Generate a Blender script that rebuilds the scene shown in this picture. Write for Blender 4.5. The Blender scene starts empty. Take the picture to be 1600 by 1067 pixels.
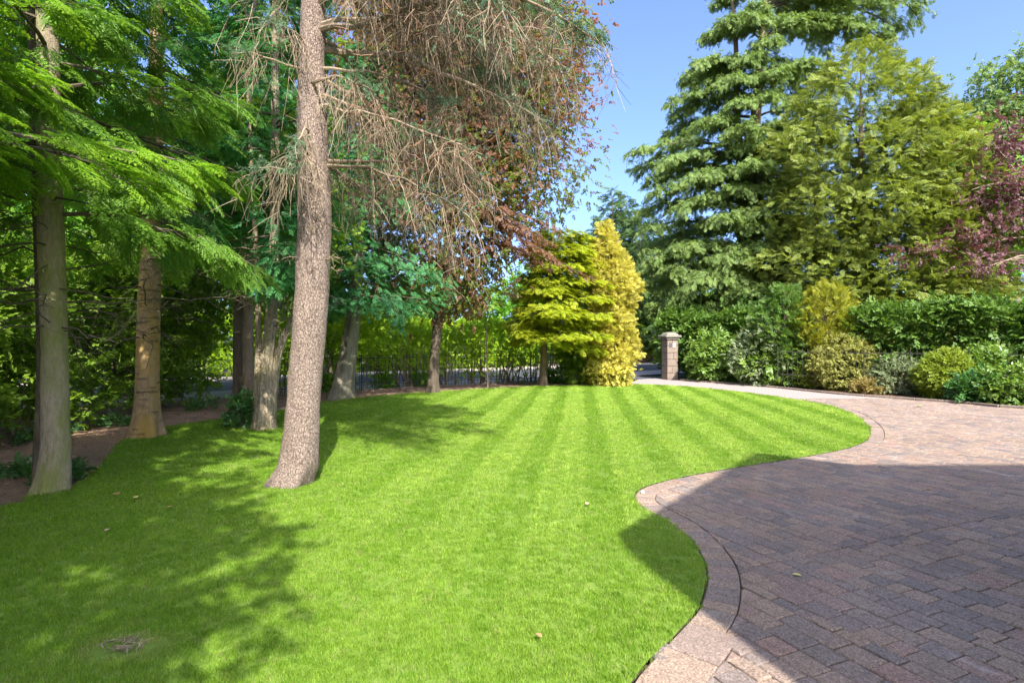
import bpy, math, random
import numpy as np
from math import radians, sin, cos, pi

# ------------------------------------------------------------------ camera, sky, sun, exposure
sc = bpy.context.scene
COL = sc.collection
LENS, CAMH = 20.0, 1.5
F = LENS / 36.0 * 1600.0
CX, CY = 800.0, 533.5
cam_d = bpy.data.cameras.new('camera')
cam = bpy.data.objects.new('camera', cam_d)
COL.objects.link(cam)
cam.location = (0, 0, CAMH)
cam.rotation_euler = (radians(90), 0, 0)
cam_d.lens = LENS
cam_d.sensor_width = 36
cam_d.clip_start = 0.05
cam_d.clip_end = 3000
sc.camera = cam

SUN_EL = radians(45)
SUN_AZ = math.atan2(0.27, -0.963)          # where the sun stands, clockwise from +Y
world = bpy.data.worlds.new('World')
sc.world = world
world.use_nodes = True
wn = world.node_tree
bg = wn.nodes['Background']
sky = wn.nodes.new('ShaderNodeTexSky')
sky.sky_type = 'NISHITA'
sky.sun_disc = False
sky.sun_elevation = SUN_EL
sky.sun_rotation = SUN_AZ
sky.air_density = 0.5
sky.dust_density = 3.0
sky.ozone_density = 5.5
wn.links.new(sky.outputs[0], bg.inputs[0])
bg.inputs[1].default_value = 0.15

sun_d = bpy.data.lights.new('sun', 'SUN')
sun_d.energy = 2.95
sun_d.angle = radians(0.53)
sun_d.color = (1.0, 0.95, 0.86)
sun = bpy.data.objects.new('sun', sun_d)
COL.objects.link(sun)
sun.location = (10, -30, 40)
sun.rotation_euler = (radians(90) - SUN_EL, 0, pi - SUN_AZ)

sc.view_settings.view_transform = 'Standard'
sc.view_settings.look = 'None'
sc.view_settings.exposure = 2.0
sc.view_settings.gamma = 1.0
sc.view_settings.use_curve_mapping = False
sc.cycles.max_bounces = 9
sc.cycles.diffuse_bounces = 5
sc.cycles.transmission_bounces = 6
sc.cycles.transparent_max_bounces = 4

rng = np.random.default_rng(11)
random.seed(11)
A = np.array


def G(px, py, z=0.0):
    """photo pixel -> point on the ground plane z"""
    Y = F * (CAMH - z) / (py - CY)
    return ((px - CX) / F * Y, Y)


def P(px, py, Y):
    """photo pixel at a known distance -> point"""
    return A([(px - CX) / F * Y, Y, CAMH - (py - CY) / F * Y])


def nrm(v):
    return v / np.maximum(np.linalg.norm(v, axis=-1, keepdims=True), 1e-9)


def fbm(p, f=1.0, seed=0.0, octs=3):
    p = np.asarray(p, float) * f
    s = 0
    a = 1.0
    for i in range(octs):
        q = p * (2.03 ** i) + seed * 1.7 + i * 3.1
        x, y, z = q[..., 0], q[..., 1], q[..., 2]
        s = s + a * (np.sin(x * 1.9 + 1.3 * np.sin(y * 1.7 + z)) * np.sin(y * 2.3 + 1.1 * np.sin(z * 1.3 + x))
                     + 0.6 * np.sin(z * 2.1 + 1.5 * np.sin(x * 1.1 - y * .8)))
        a *= 0.5
    return s / 1.9


# ------------------------------------------------------------------ object helpers
def thing(name, label, cat, loc=(0, 0, 0), group=None, rz=0):
    o = bpy.data.objects.new(name, None)
    o.empty_display_size = 0.2
    COL.objects.link(o)
    o.location = loc
    o.rotation_euler = (0, 0, rz)
    o['label'] = label
    o['category'] = cat
    if group:
        o['group'] = group
    return o


def mesh_np(name, V, Fc, mat, attrs=None, smooth=False):
    V = np.asarray(V, np.float32).reshape(-1, 3)
    if not isinstance(Fc, list):
        Fc = [Fc]
    Fc = [np.asarray(f, np.int32) for f in Fc if len(f)]
    me = bpy.data.meshes.new(name)
    me.vertices.add(len(V))
    me.vertices.foreach_set('co', V.ravel())
    loops = np.concatenate([f.ravel() for f in Fc])
    sizes = np.concatenate([np.full(len(f), f.shape[1], np.int32) for f in Fc])
    starts = np.concatenate([[0], np.cumsum(sizes)[:-1]]).astype(np.int32)
    me.loops.add(len(loops))
    me.loops.foreach_set('vertex_index', loops)
    me.polygons.add(len(sizes))
    me.polygons.foreach_set('loop_start', starts)
    me.polygons.foreach_set('loop_total', sizes)
    me.polygons.foreach_set('use_smooth', np.full(len(sizes), bool(smooth)))
    for k, a in (attrs or {}).items():
        at = me.attributes.new(k, 'FLOAT', 'POINT')
        at.data.foreach_set('value', np.asarray(a, np.float32))
    me.update(calc_edges=True)
    if mat:
        me.materials.append(mat)
    return me


def link(name, me, parent=None, loc=(0, 0, 0), rz=0, kind=None, label=None, cat=None, group=None):
    o = bpy.data.objects.new(name, me)
    COL.objects.link(o)
    o.parent = parent
    o.location = loc
    o.rotation_euler = (0, 0, rz)
    if kind:
        o['kind'] = kind
    if label:
        o['label'] = label
    if cat:
        o['category'] = cat
    if group:
        o['group'] = group
    return o


class MB:
    """collects geometry (world coordinates) of ONE object"""
    def __init__(s):
        s.V, s.F3, s.F4, s.R, s.T = [], [], [], [], []
        s.n = 0

    def add(s, V, Fc, rnd=0.5, tip=0.0):
        V = np.asarray(V, float).reshape(-1, 3)
        Fc = np.asarray(Fc, np.int64)
        if len(V) == 0:
            return
        (s.F3 if Fc.shape[1] == 3 else s.F4).append(Fc + s.n)
        s.V.append(V)
        s.R.append(np.broadcast_to(np.asarray(rnd, float), (len(V),)))
        s.T.append(np.broadcast_to(np.asarray(tip, float), (len(V),)))
        s.n += len(V)

    def build(s, name, mat, parent=None, smooth=False, **kw):
        V = np.concatenate(s.V)
        org = A(parent.location) if parent is not None else A([0, 0, 0])
        fs = []
        if s.F3:
            fs.append(np.concatenate(s.F3))
        if s.F4:
            fs.append(np.concatenate(s.F4))
        me = mesh_np(name, V - org, fs, mat, {'rnd': np.concatenate(s.R), 'tip': np.concatenate(s.T)}, smooth)
        return link(name, me, parent, **kw)


def box(mb, c, size, rz=0, rnd=.5):
    sx, sy, sz = A(size) / 2
    V = A([[x, y, z] for z in (-sz, sz) for y in (-sy, sy) for x in (-sx, sx)])
    if rz:
        V = V @ A([[cos(rz), sin(rz), 0], [-sin(rz), cos(rz), 0], [0, 0, 1]])
    Fq = A([[0, 2, 3, 1], [4, 5, 7, 6], [0, 1, 5, 4], [1, 3, 7, 5], [3, 2, 6, 7], [2, 0, 4, 6]])
    mb.add(V + A(c), Fq, rnd)


def tubes(mb, paths, radii, k=4, rnd=None):
    """paths (B,n,3), radii (B,n)"""
    paths = np.asarray(paths, float)
    if paths.ndim == 2:
        paths = paths[None]
        radii = np.asarray(radii, float)[None]
    B, n, _ = paths.shape
    radii = np.broadcast_to(radii, (B, n))
    t = nrm(np.gradient(paths, axis=1))
    ref = np.where(np.abs(t[:, :1, 2:3]) > .8, A([1., 0, 0]), A([0, 0, 1.]))
    x = nrm(np.cross(t, ref))
    y = np.cross(t, x)
    th = np.arange(k) / k * 2 * pi
    V = paths[:, :, None] + radii[:, :, None, None] * (x[:, :, None] * np.cos(th)[:, None] + y[:, :, None] * np.sin(th)[:, None])
    i = np.arange(n - 1)[:, None] * k
    j = np.arange(k)[None]
    j2 = (j + 1) % k
    q = np.stack([i + j, i + j2, i + k + j2, i + k + j], -1).reshape(-1, 4)
    Fq = (q[None] + (np.arange(B) * n * k)[:, None, None]).reshape(-1, 4)
    r = rng.random(B) if rnd is None else np.broadcast_to(rnd, (B,))
    tt = np.broadcast_to(np.linspace(0, 1, n)[None, :, None], (B, n, k)).ravel()
    mb.add(V.reshape(-1, 3), Fq, np.repeat(r, n * k), tt)


def trunk_geo(mb, path, rad, k=28, m=60, flare=0.5, fh=0.35, lobes=5, rough=0.03, flute=0.0, nfl=7, seed=1.0, rf=5.0):
    path = A(path, float) if False else np.asarray(path, float)
    rad = np.asarray(rad, float)
    s = np.concatenate([[0], np.cumsum(np.linalg.norm(np.diff(path, axis=0), axis=1))])
    ss = s[-1] * np.linspace(0, 1, m) ** 1.15
    # smooth interpolation
    pc = np.stack([np.interp(ss, s, path[:, i]) for i in range(3)], 1)
    for _ in range(3):
        pc[1:-1] = (pc[:-2] + 2 * pc[1:-1] + pc[2:]) / 4
    r = np.interp(ss, s, rad)
    th = np.arange(k) / k * 2 * pi
    lob = .55 + .45 * np.cos(lobes * th + seed * 2.1 + .6 * np.sin(th * 2 + seed))
    fl = flare * np.exp(-ss / fh)[:, None] * lob[None]
    dirs = np.stack([np.cos(th), np.sin(th), np.zeros(k)], 1)
    q = pc[:, None] + dirs[None] * r[:, None, None]
    no = fbm(q * A([1, 1, .35]), rf, seed)
    R = r[:, None] * (1 + fl + rough * no + flute * np.cos(nfl * th + seed + .5 * np.sin(ss * 1.3)[:, None]))
    V = pc[:, None] + dirs[None] * R[..., None]
    i = np.arange(m - 1)[:, None] * k
    j = np.arange(k)[None]
    j2 = (j + 1) % k
    Fq = np.stack([i + j, i + j2, i + k + j2, i + k + j], -1).reshape(-1, 4)
    mb.add(V.reshape(-1, 3), Fq, .5, np.repeat(ss / s[-1], k))


# ------------------------------------------------------------------ foliage templates: (verts, tris, tip)
def kites(items):
    V, T, tp = [], [], []
    for (p, d, n, L, w, t0, t1) in items:
        p = A(p, float) if False else np.asarray(p, float)
        d = nrm(np.asarray(d, float))
        n = np.asarray(n, float)
        s = nrm(np.cross(d, n))
        b = len(V)
        V += [p, p + d * L * .45 - s * w / 2 + n * L * .05, p + d * L, p + d * L * .45 + s * w / 2 + n * L * .05]
        T += [[b, b + 2, b + 1], [b, b + 3, b + 2]]
        tp += [t0, (t0 + t1) / 2, t1, (t0 + t1) / 2]
    return np.array(V), np.array(T), np.array(tp)


def sprig(n=7, leaf=.42, w=.26, seed=0, flat=.5):
    r = random.Random(seed)
    it = []
    for i in range(n):
        y = .05 + .62 * i / max(1, n - 1)
        a = (1 if i % 2 else -1) * r.uniform(.5, 1.25) if i < n - 1 else r.uniform(-.2, .2)
        d = (sin(a), cos(a), r.uniform(-.55, .35))
        nn = nrm(A([r.uniform(-flat, flat), r.uniform(-flat, flat), 1]))
        it.append(((0, y, -.1 * y * y), d, nn, leaf * r.uniform(.75, 1.15), w * r.uniform(.8, 1.2), .2, .9))
    return kites(it)


def frond(n=7, ang=.85, L=.42, w=.1, droop=.25, seed=0, jit=.15):
    r = random.Random(seed)
    it = [((0, 0, 0), (0, 1, -droop * .6), A([0, 0, 1.]), 1.0, w * .7, 0, 1)]
    for i in range(n):
        t = .08 + .8 * i / (n - 1)
        ll = L * (1.05 - t) ** .6 * (.6 + .6 * min(1, t * 3)) * r.uniform(.8, 1.15)
        for s in (-1, 1):
            a = s * (ang + r.uniform(-jit, jit))
            d = (sin(a), cos(a), -droop * (.3 + t) + r.uniform(-.12, .2))
            it.append(((0, t, -droop * t * t * .6), d, nrm(A([r.uniform(-.3, .3), r.uniform(-.3, .3), 1])), ll, w * r.uniform(.8, 1.2), t * .4, .4 + t * .6))
    return kites(it)


def frond2(n=7, seed=0, w=.045, droop=.35):
    r = random.Random(seed)
    it = [((0, 0, 0), (0, 1, -droop * .7), A([0, 0, 1.]), 1.0, .02, 0, .3)]
    for i in range(n):
        t = .06 + .82 * i / (n - 1)
        ll = .5 * (1.05 - t) ** .7 * (.65 + .5 * min(1, t * 3))
        for s in (-1, 1):
            a = s * (.85 + r.uniform(-.12, .12))
            L1 = ll * r.uniform(.8, 1.15)
            d = nrm(A([sin(a), cos(a), -droop * (.4 + t)]))
            p0 = A([0, t, -droop * t * t * .7])
            it.append((p0, d, A([0, 0, 1.]), L1, w * .8, t * .3, .4 + t * .6))
            for j in range(4):
                u = .2 + .7 * j / 3
                for q in (-1, 1):
                    b = a + q * (.75 + r.uniform(-.15, .15))
                    d2 = (sin(b), cos(b), -droop * .7 + r.uniform(-.25, .2))
                    it.append((p0 + d * L1 * u, d2, nrm(A([r.uniform(-.3, .3), r.uniform(-.3, .3), 1])),
                               L1 * .42 * (1.15 - u) * r.uniform(.8, 1.2), w, t * .4 + u * .2, .5 + .5 * t))
    return kites(it)


def burst(n=9, w=.16, seed=0, spread=1.0):
    r = random.Random(seed)
    it = []
    for i in range(n):
        a = r.uniform(0, 2 * pi)
        e = r.uniform(.1, 1.2)
        d = (cos(a) * spread, .45 + .5 * r.random(), sin(a) * spread)
        n_ = nrm(A([r.uniform(-1, 1), r.uniform(-1, 1), r.uniform(-1, 1)]))
        it.append(((0, r.uniform(-.1, .3), 0), d, n_, r.uniform(.6, 1.0), w, .1, .9))
    return kites(it)


def needle_twig(n=22, w=.05, seed=0):
    r = random.Random(seed)
    it = [((0, 0, 0), (0, 1, 0), A([0, 0, 1.]), 1.0, .03, 0, .2)]
    for i in range(n):
        t = i / n
        a = r.uniform(0, 2 * pi)
        d = (cos(a), .8, sin(a))
        it.append(((0, t, 0), d, nrm(A([r.uniform(-1, 1), r.uniform(-1, 1), 1])), .28 * r.uniform(.7, 1.1), w, .3, 1))
    return kites(it)


SPRIG = [sprig(7, seed=i) for i in range(4)]
SPRIGB = [sprig(6, .55, .3, seed=20 + i) for i in range(4)]
SPRIGS = [sprig(9, .32, .2, seed=40 + i, flat=.9) for i in range(4)]
FROND = [frond(seed=i) for i in range(4)]
FRONDW = [frond(6, .8, .5, .17, .3, seed=10 + i, jit=.25) for i in range(4)]
FROND2 = [frond2(seed=i) for i in range(3)]
BURST = [burst(seed=i) for i in range(4)]
NTWIG = [needle_twig(seed=i) for i in range(3)]


def place(mb, tm, pos, d, up, s, rnd=None):
    """scatter templates: +Y of the template along d"""
    pos = np.asarray(pos, float)
    N = len(pos)
    if N == 0:
        return
    d = np.broadcast_to(d, (N, 3))
    up = np.broadcast_to(up, (N, 3))
    s = np.broadcast_to(s, (N,))
    rnd = rng.random(N) if rnd is None else np.clip(np.broadcast_to(rnd, (N,)), 0, 1)
    y = nrm(np.asarray(d, float))
    x = nrm(np.cross(y, up) + 1e-6)
    z = np.cross(x, y)
    R = np.stack([x, y, z], 2)
    which = rng.integers(0, len(tm), N)
    if isinstance(mb, FO):
        for w, tpl in enumerate(tm):
            m = which == w
            if m.any():
                ti = next((i for i, q in enumerate(mb.tm) if q is tpl), None)
                if ti is None:
                    mb.tm.append(tpl)
                    ti = len(mb.tm) - 1
                mb.rec.append((ti, pos[m], y[m], z[m], np.asarray(s)[m], np.asarray(rnd)[m]))
        return
    for w, (TV, TF, TT) in enumerate(tm):
        m = which == w
        if not m.any():
            continue
        V = np.einsum('nij,tj->nti', R[m], TV) * s[m][:, None, None] + pos[m][:, None]
        k = m.sum()
        Fc = (TF[None] + (np.arange(k) * len(TV))[:, None, None]).reshape(-1, 3)
        mb.add(V.reshape(-1, 3), Fc, np.repeat(rnd[m], len(TV)), np.tile(TT, k))


_ng_cache = {}


def spray_nodes(nT):
    """instances the sprays stored in the mesh (tid = 0..nT-1) on its loose points (tid = 100..)"""
    if nT in _ng_cache:
        return _ng_cache[nT]
    ng = bpy.data.node_groups.new('foliage_sprays', 'GeometryNodeTree')
    ng.interface.new_socket('Geometry', in_out='INPUT', socket_type='NodeSocketGeometry')
    ng.interface.new_socket('Geometry', in_out='OUTPUT', socket_type='NodeSocketGeometry')
    N, L = ng.nodes, ng.links
    gi, go = N.new('NodeGroupInput'), N.new('NodeGroupOutput')
    jn = N.new('GeometryNodeJoinGeometry')

    def named(nm, typ):
        n = N.new('GeometryNodeInputNamedAttribute')
        n.data_type = typ
        n.inputs['Name'].default_value = nm
        return n.outputs[0]

    def sep(val):
        c = N.new('FunctionNodeCompare')
        c.data_type = 'FLOAT'
        c.operation = 'EQUAL'
        c.inputs['Epsilon'].default_value = .1
        L.new(named('tid', 'FLOAT'), c.inputs[0])
        c.inputs[1].default_value = val
        s_ = N.new('GeometryNodeSeparateGeometry')
        L.new(gi.outputs[0], s_.inputs[0])
        L.new(c.outputs[0], s_.inputs['Selection'])
        return s_.outputs[0]
    for v in range(nT):
        ip = N.new('GeometryNodeInstanceOnPoints')
        L.new(sep(100 + v), ip.inputs['Points'])
        L.new(sep(v), ip.inputs['Instance'])
        ar = N.new('FunctionNodeAxesToRotation')
        ar.primary_axis = 'Y'
        ar.secondary_axis = 'Z'
        L.new(named('ay', 'FLOAT_VECTOR'), ar.inputs[0])
        L.new(named('az', 'FLOAT_VECTOR'), ar.inputs[1])
        L.new(ar.outputs[0], ip.inputs['Rotation'])
        L.new(named('scl', 'FLOAT'), ip.inputs['Scale'])
        L.new(ip.outputs[0], jn.inputs[0])
    L.new(jn.outputs[0], go.inputs[0])
    _ng_cache[nT] = ng
    return ng


class FO:
    """foliage of one part: spray templates and the points that carry them"""
    def __init__(s):
        s.tm, s.rec = [], []

    def build(s, name, mat, parent=None, **kw):
        org = A(parent.location) if parent is not None else A([0, 0, 0])
        V, T, tp, tid = [], [], [], []
        b = 0
        for i, (tv, tf, tt) in enumerate(s.tm):
            V.append(tv)
            T.append(tf + b)
            tp.append(tt)
            tid.append(np.full(len(tv), float(i)))
            b += len(tv)
        pos = np.concatenate([r[1] for r in s.rec]) - org
        n = len(pos)
        V.append(pos)
        tid.append(np.concatenate([np.full(len(r[1]), 100. + r[0]) for r in s.rec]))
        me = mesh_np(name, np.concatenate(V), np.concatenate(T), mat)
        z1, z3 = np.zeros(b), np.zeros((b, 3))
        for k, a in (('tid', np.concatenate(tid)), ('tip', np.concatenate(tp + [np.zeros(n)])), ('scl', np.concatenate([z1] + [r[4] for r in s.rec])), ('rnd', np.concatenate([z1] + [r[5] for r in s.rec]))):
            at = me.attributes.new(k, 'FLOAT', 'POINT')
            at.data.foreach_set('value', a.astype(np.float32))
        for k, j in (('ay', 2), ('az', 3)):
            at = me.attributes.new(k, 'FLOAT_VECTOR', 'POINT')
            at.data.foreach_set('vector', np.concatenate([z3] + [r[j] for r in s.rec]).astype(np.float32).ravel())
        kw.setdefault('kind', 'stuff')
        o = link(name, me, parent, **kw)
        md = o.modifiers.new('sprays', 'NODES')
        md.node_group = spray_nodes(len(s.tm))
        return o


def rand_dir(n):
    return nrm(rng.normal(size=(n, 3)))


# ------------------------------------------------------------------ materials
def mat_base(name):
    m = bpy.data.materials.new(name)
    m.use_nodes = True
    nt = m.node_tree
    return m, nt, nt.nodes['Principled BSDF'], nt.nodes['Material Output']


def mixc(nt, fac, a, b, mode='MIX'):
    n = nt.nodes.new('ShaderNodeMix')
    n.data_type = 'RGBA'
    n.blend_type = mode
    for sock, v in ((n.inputs[0], fac), (n.inputs[6], a), (n.inputs[7], b)):
        if hasattr(v, 'links'):
            nt.links.new(v, sock)
        elif isinstance(v, (int, float)):
            sock.default_value = v
        else:
            sock.default_value = (*v, 1) if len(v) == 3 else v
    return n.outputs[2]


def attr(nt, name, typ='GEOMETRY'):
    n = nt.nodes.new('ShaderNodeAttribute')
    n.attribute_name = name
    n.attribute_type = typ
    return n.outputs['Fac']


def noise(nt, scale, detail=3, rough=.55, coord=None, dist=0.0):
    n = nt.nodes.new('ShaderNodeTexNoise')
    n.inputs['Scale'].default_value = scale
    n.inputs['Detail'].default_value = detail
    n.inputs['Roughness'].default_value = rough
    n.inputs['Distortion'].default_value = dist
    if coord is not None:
        nt.links.new(coord, n.inputs['Vector'])
    return n.outputs['Fac']


def ramp(nt, fac, stops):
    n = nt.nodes.new('ShaderNodeValToRGB')
    el = n.color_ramp.elements
    while len(el) < len(stops):
        el.new(.5)
    for e, (p, c) in zip(el, stops):
        e.position = p
        e.color = (*c, 1) if not isinstance(c, (int, float)) else (c, c, c, 1)
    nt.links.new(fac, n.inputs[0])
    return n.outputs[0]


def coords(nt, kind='Object', scale=(1, 1, 1)):
    t = nt.nodes.new('ShaderNodeTexCoord')
    mp = nt.nodes.new('ShaderNodeMapping')
    mp.inputs['Scale'].default_value = scale
    nt.links.new(t.outputs[kind], mp.inputs['Vector'])
    return mp.outputs[0]


def bump(nt, h, strength=.5, dist=.02, prev=None):
    b = nt.nodes.new('ShaderNodeBump')
    b.inputs['Strength'].default_value = strength
    b.inputs['Distance'].default_value = dist
    nt.links.new(h, b.inputs['Height'])
    if prev is not None:
        nt.links.new(prev, b.inputs['Normal'])
    return b.outputs[0]


def foliage(name, dark, light, tip=None, trans=.35, rough=.5, tcol=None, tipamt=.6, spec=.35, k_=2.0):
    m, nt, bs, out = mat_base(name)
    dark, light = [tuple(min(.7, v * k_) for v in c_) for c_ in (dark, light)]
    if tip is not None:
        tip = tuple(min(.75, v * (.5 + .5 * k_)) for v in tip)
    trans = min(.55, trans + .1)
    r = attr(nt, 'rnd', 'INSTANCER')
    c = mixc(nt, r, dark, light)
    if tip is not None:
        pw = nt.nodes.new('ShaderNodeMath')
        pw.operation = 'MULTIPLY'
        nt.links.new(attr(nt, 'tip'), pw.inputs[0])
        pw.inputs[1].default_value = tipamt
        c = mixc(nt, pw.outputs[0], c, tip)
    nt.links.new(c, bs.inputs['Base Color'])
    bs.inputs['Roughness'].default_value = rough
    bs.inputs['Specular IOR Level'].default_value = spec
    tr = nt.nodes.new('ShaderNodeBsdfTranslucent')
    tc = mixc(nt, 1.0, c, tcol or (1.25, 1.25, .6), 'MULTIPLY')
    nt.links.new(tc, tr.inputs['Color'])
    mx = nt.nodes.new('ShaderNodeMixShader')
    mx.inputs[0].default_value = trans
    nt.links.new(bs.outputs[0], mx.inputs[1])
    nt.links.new(tr.outputs[0], mx.inputs[2])
    nt.links.new(mx.outputs[0], out.inputs['Surface'])
    return m


def bark(name, c1, c2, c3, scale=(14, 14, 5), plates=22, bstr=.9, moss=None, rings=0.0, bdist=.03, cr=.55):
    m, nt, bs, out = mat_base(name)
    co = coords(nt, 'Object', scale)
    n1 = noise(nt, 1.0, 6, .65, co, .4)
    co2 = coords(nt, 'Object', (1, 1, .45))
    dn = nt.nodes.new('ShaderNodeTexNoise')
    dn.inputs['Scale'].default_value = plates * .35
    dn.inputs['Detail'].default_value = 4
    nt.links.new(co2, dn.inputs['Vector'])
    vm = nt.nodes.new('ShaderNodeVectorMath')
    vm.operation = 'MULTIPLY_ADD'
    nt.links.new(dn.outputs['Color'], vm.inputs[0])
    vm.inputs[1].default_value = (2.2 / plates,) * 3
    nt.links.new(co2, vm.inputs[2])
    co2 = vm.outputs[0]
    vo = nt.nodes.new('ShaderNodeTexVoronoi')
    vo.feature = 'DISTANCE_TO_EDGE'
    vo.inputs['Scale'].default_value = plates
    nt.links.new(co2, vo.inputs['Vector'])
    big = noise(nt, 2.3, 3, .5, coords(nt, 'Object'))
    c = mixc(nt, ramp(nt, n1, [(.3, 0.), (.7, 1.)]), c1, c2)
    c = mixc(nt, ramp(nt, big, [(.45, 0.), (.7, .8)]), c, c3)
    crack = ramp(nt, vo.outputs['Distance'], [(.0, cr), (.10, 1.)])
    c = mixc(nt, crack, mixc(nt, .6, c, (.03, .02, .015)), c)
    if moss:
        mo = noise(nt, 3.2, 4, .6, coords(nt, 'Object', (1, 1, .5)))
        c = mixc(nt, ramp(nt, mo, [(.42, 0.), (.62, .85)]), c, moss)
    h = mixc(nt, .5, crack, n1)
    if rings:
        w = noise(nt, 1.0, 2, .5, coords(nt, 'Object', (2.4, 2.4, 17 * rings)))
        rg = ramp(nt, w, [(.33, 0.), (.40, 1.)])
        c = mixc(nt, rg, mixc(nt, .55, c, (.05, .04, .03)), c)
        h = mixc(nt, .5, h, rg)
    nt.links.new(c, bs.inputs['Base Color'])
    bs.inputs['Roughness'].default_value = .9
    bs.inputs['Specular IOR Level'].default_value = .15
    nt.links.new(bump(nt, h, bstr, bdist), bs.inputs['Normal'])
    return m


def plain(name, c1, c2, scale=20, rough=.85, bstr=.3, bd=.01, spec=.2, metal=0):
    m, nt, bs, out = mat_base(name)
    n = noise(nt, scale, 5, .6, coords(nt))
    nt.links.new(mixc(nt, n, c1, c2), bs.inputs['Base Color'])
    bs.inputs['Roughness'].default_value = rough
    bs.inputs['Specular IOR Level'].default_value = spec
    bs.inputs['Metallic'].default_value = metal
    nt.links.new(bump(nt, n, bstr, bd), bs.inputs['Normal'])
    return m


def twigmat(name, c1, c2, tip=None):
    m, nt, bs, out = mat_base(name)
    c = mixc(nt, attr(nt, 'rnd'), c1, c2)
    nt.links.new(c, bs.inputs['Base Color'])
    bs.inputs['Roughness'].default_value = .85
    bs.inputs['Specular IOR Level'].default_value = .2
    return m


M = {}
M['hemlock'] = foliage('hemlock_needles', (.04, .095, .014), (.09, .18, .024), (.17, .27, .04), .38, tipamt=.6)
M['hemlock2'] = foliage('yellow_hemlock_needles', (.06, .13, .010), (.11, .22, .016), (.22, .30, .02), .42)
M['darkfir'] = foliage('dark_fir_needles', (.018, .062, .012), (.04, .12, .018), (.07, .17, .02), .3)
M['cypress'] = foliage('blue_green_cypress', (.018, .085, .035), (.045, .15, .05), (.08, .21, .06), .3)
M['copper'] = foliage('copper_beech_leaves', (.10, .06, .042), (.185, .10, .065), (.22, .14, .08), .45, tcol=(1.5, .95, .4), k_=1.4)
M['olive'] = foliage('beech_inner_leaves', (.045, .075, .014), (.11, .12, .02), None, .45)
M['golden'] = foliage('golden_cypress', (.10, .18, .010), (.21, .29, .014), (.52, .50, .03), .35, tipamt=.85, k_=1.3)
M['yellow'] = foliage('yellow_thuja', (.22, .215, .03), (.46, .41, .07), (.68, .61, .16), .35, tipamt=.7, k_=1.15)
M['cedar'] = foliage('cedar_needles', (.045, .09, .024), (.11, .165, .04), (.22, .27, .075), .25, tipamt=.6, k_=1.75)
M['lawson'] = foliage('olive_cypress', (.036, .068, .012), (.09, .125, .02), (.27, .265, .045), .28, k_=2.0)
M['plum'] = foliage('purple_plum_leaves', (.07, .028, .034), (.15, .062, .07), (.22, .12, .12), .3, tcol=(1.3, .8, .8), spec=.5, k_=1.1)
M['birch'] = foliage('birch_leaves', (.06, .10, .03), (.11, .15, .045), None, .4)
M['lime'] = foliage('bright_green_leaves', (.05, .13, .012), (.10, .20, .018), None, .4)
M['hedge'] = foliage('hedge_leaves', (.045, .09, .012), (.115, .17, .02), None, .45, k_=2.5)
M['lithedge'] = foliage('beech_hedge_leaves', (.09, .15, .010), (.18, .24, .016), None, .45, k_=2.4)
M['laurel'] = foliage('laurel_leaves', (.032, .07, .013), (.075, .125, .02), None, .25, rough=.5, spec=.35)
M['laurelb'] = foliage('bright_laurel_leaves', (.05, .10, .018), (.115, .165, .03), None, .3, rough=.35, spec=.55)
M['box'] = foliage('clipped_box_leaves', (.10, .11, .03), (.20, .20, .055), (.25, .24, .07), .3)
M['boxgreen'] = foliage('shrub_leaves', (.07, .12, .012), (.15, .19, .02), (.2, .22, .03), .35)
M['grey'] = foliage('grey_green_leaves', (.07, .10, .05), (.14, .16, .09), None, .25)
M['heath'] = foliage('heather_leaves', (.11, .09, .03), (.19, .15, .05), None, .3)
M['yew'] = foliage('golden_yew', (.08, .10, .008), (.16, .165, .012), (.24, .22, .015), .3)
M['ivy'] = foliage('ivy_leaves', (.018, .055, .014), (.042, .10, .022), None, .2, rough=.35, spec=.5)
M['farspruce'] = foliage('far_spruce', (.02, .045, .014), (.045, .08, .02), (.07, .11, .03), .2)
M['fargreen'] = foliage('far_tree_leaves', (.05, .09, .014), (.11, .15, .022), None, .4, k_=2.4)
M['bluespruce'] = foliage('spruce_needles', (.035, .075, .045), (.08, .13, .08), (.12, .17, .10), .2)
M['deadneedle'] = foliage('dead_needles', (.16, .075, .03), (.26, .13, .05), None, .3, tcol=(1.2, .9, .6), k_=1.2)

M['bark_spruce'] = bark('spruce_bark', (.13, .095, .075), (.40, .31, .25), (.28, .215, .18), (46, 46, 40), 55, 1.0, bdist=.025, cr=.3)
M['bark_moss'] = bark('mossy_bark', (.20, .155, .11), (.40, .33, .24), (.32, .29, .17), (26, 26, 9), 34, 1.0, moss=(.19, .21, .05), cr=.78)
M['bark_fir'] = bark('fir_bark', (.20, .14, .09), (.42, .285, .165), (.38, .24, .09), (14, 14, 10), 14, .6, moss=(.36, .23, .06), rings=1.1)
M['bark_cedar'] = bark('stringy_bark', (.17, .13, .09), (.36, .30, .21), (.28, .24, .12), (24, 24, 2.2), 16, 1.0, bdist=.04)
M['bark_beech'] = bark('grey_bark', (.16, .14, .10), (.26, .235, .175), (.15, .15, .08), (7, 7, 2), 7, .4)
M['bark_dark'] = bark('dark_bark', (.07, .055, .04), (.14, .11, .08), (.10, .08, .05), (12, 12, 4), 14, .7)
M['bark_small'] = bark('brown_bark', (.14, .10, .065), (.26, .19, .13), (.2, .15, .1), (14, 14, 6), 20, .6)
M['twig_pale'] = twigmat('pale_twigs', (.13, .095, .06), (.36, .285, .20))
M['twig_rust'] = twigmat('rusty_twigs', (.15, .085, .05), (.32, .19, .12))
M['twig_dark'] = twigmat('dark_twigs', (.06, .05, .035), (.14, .115, .08))
M['iron'] = plain('painted_iron', (.03, .03, .028), (.07, .065, .055), 40, .5, .1)

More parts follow.
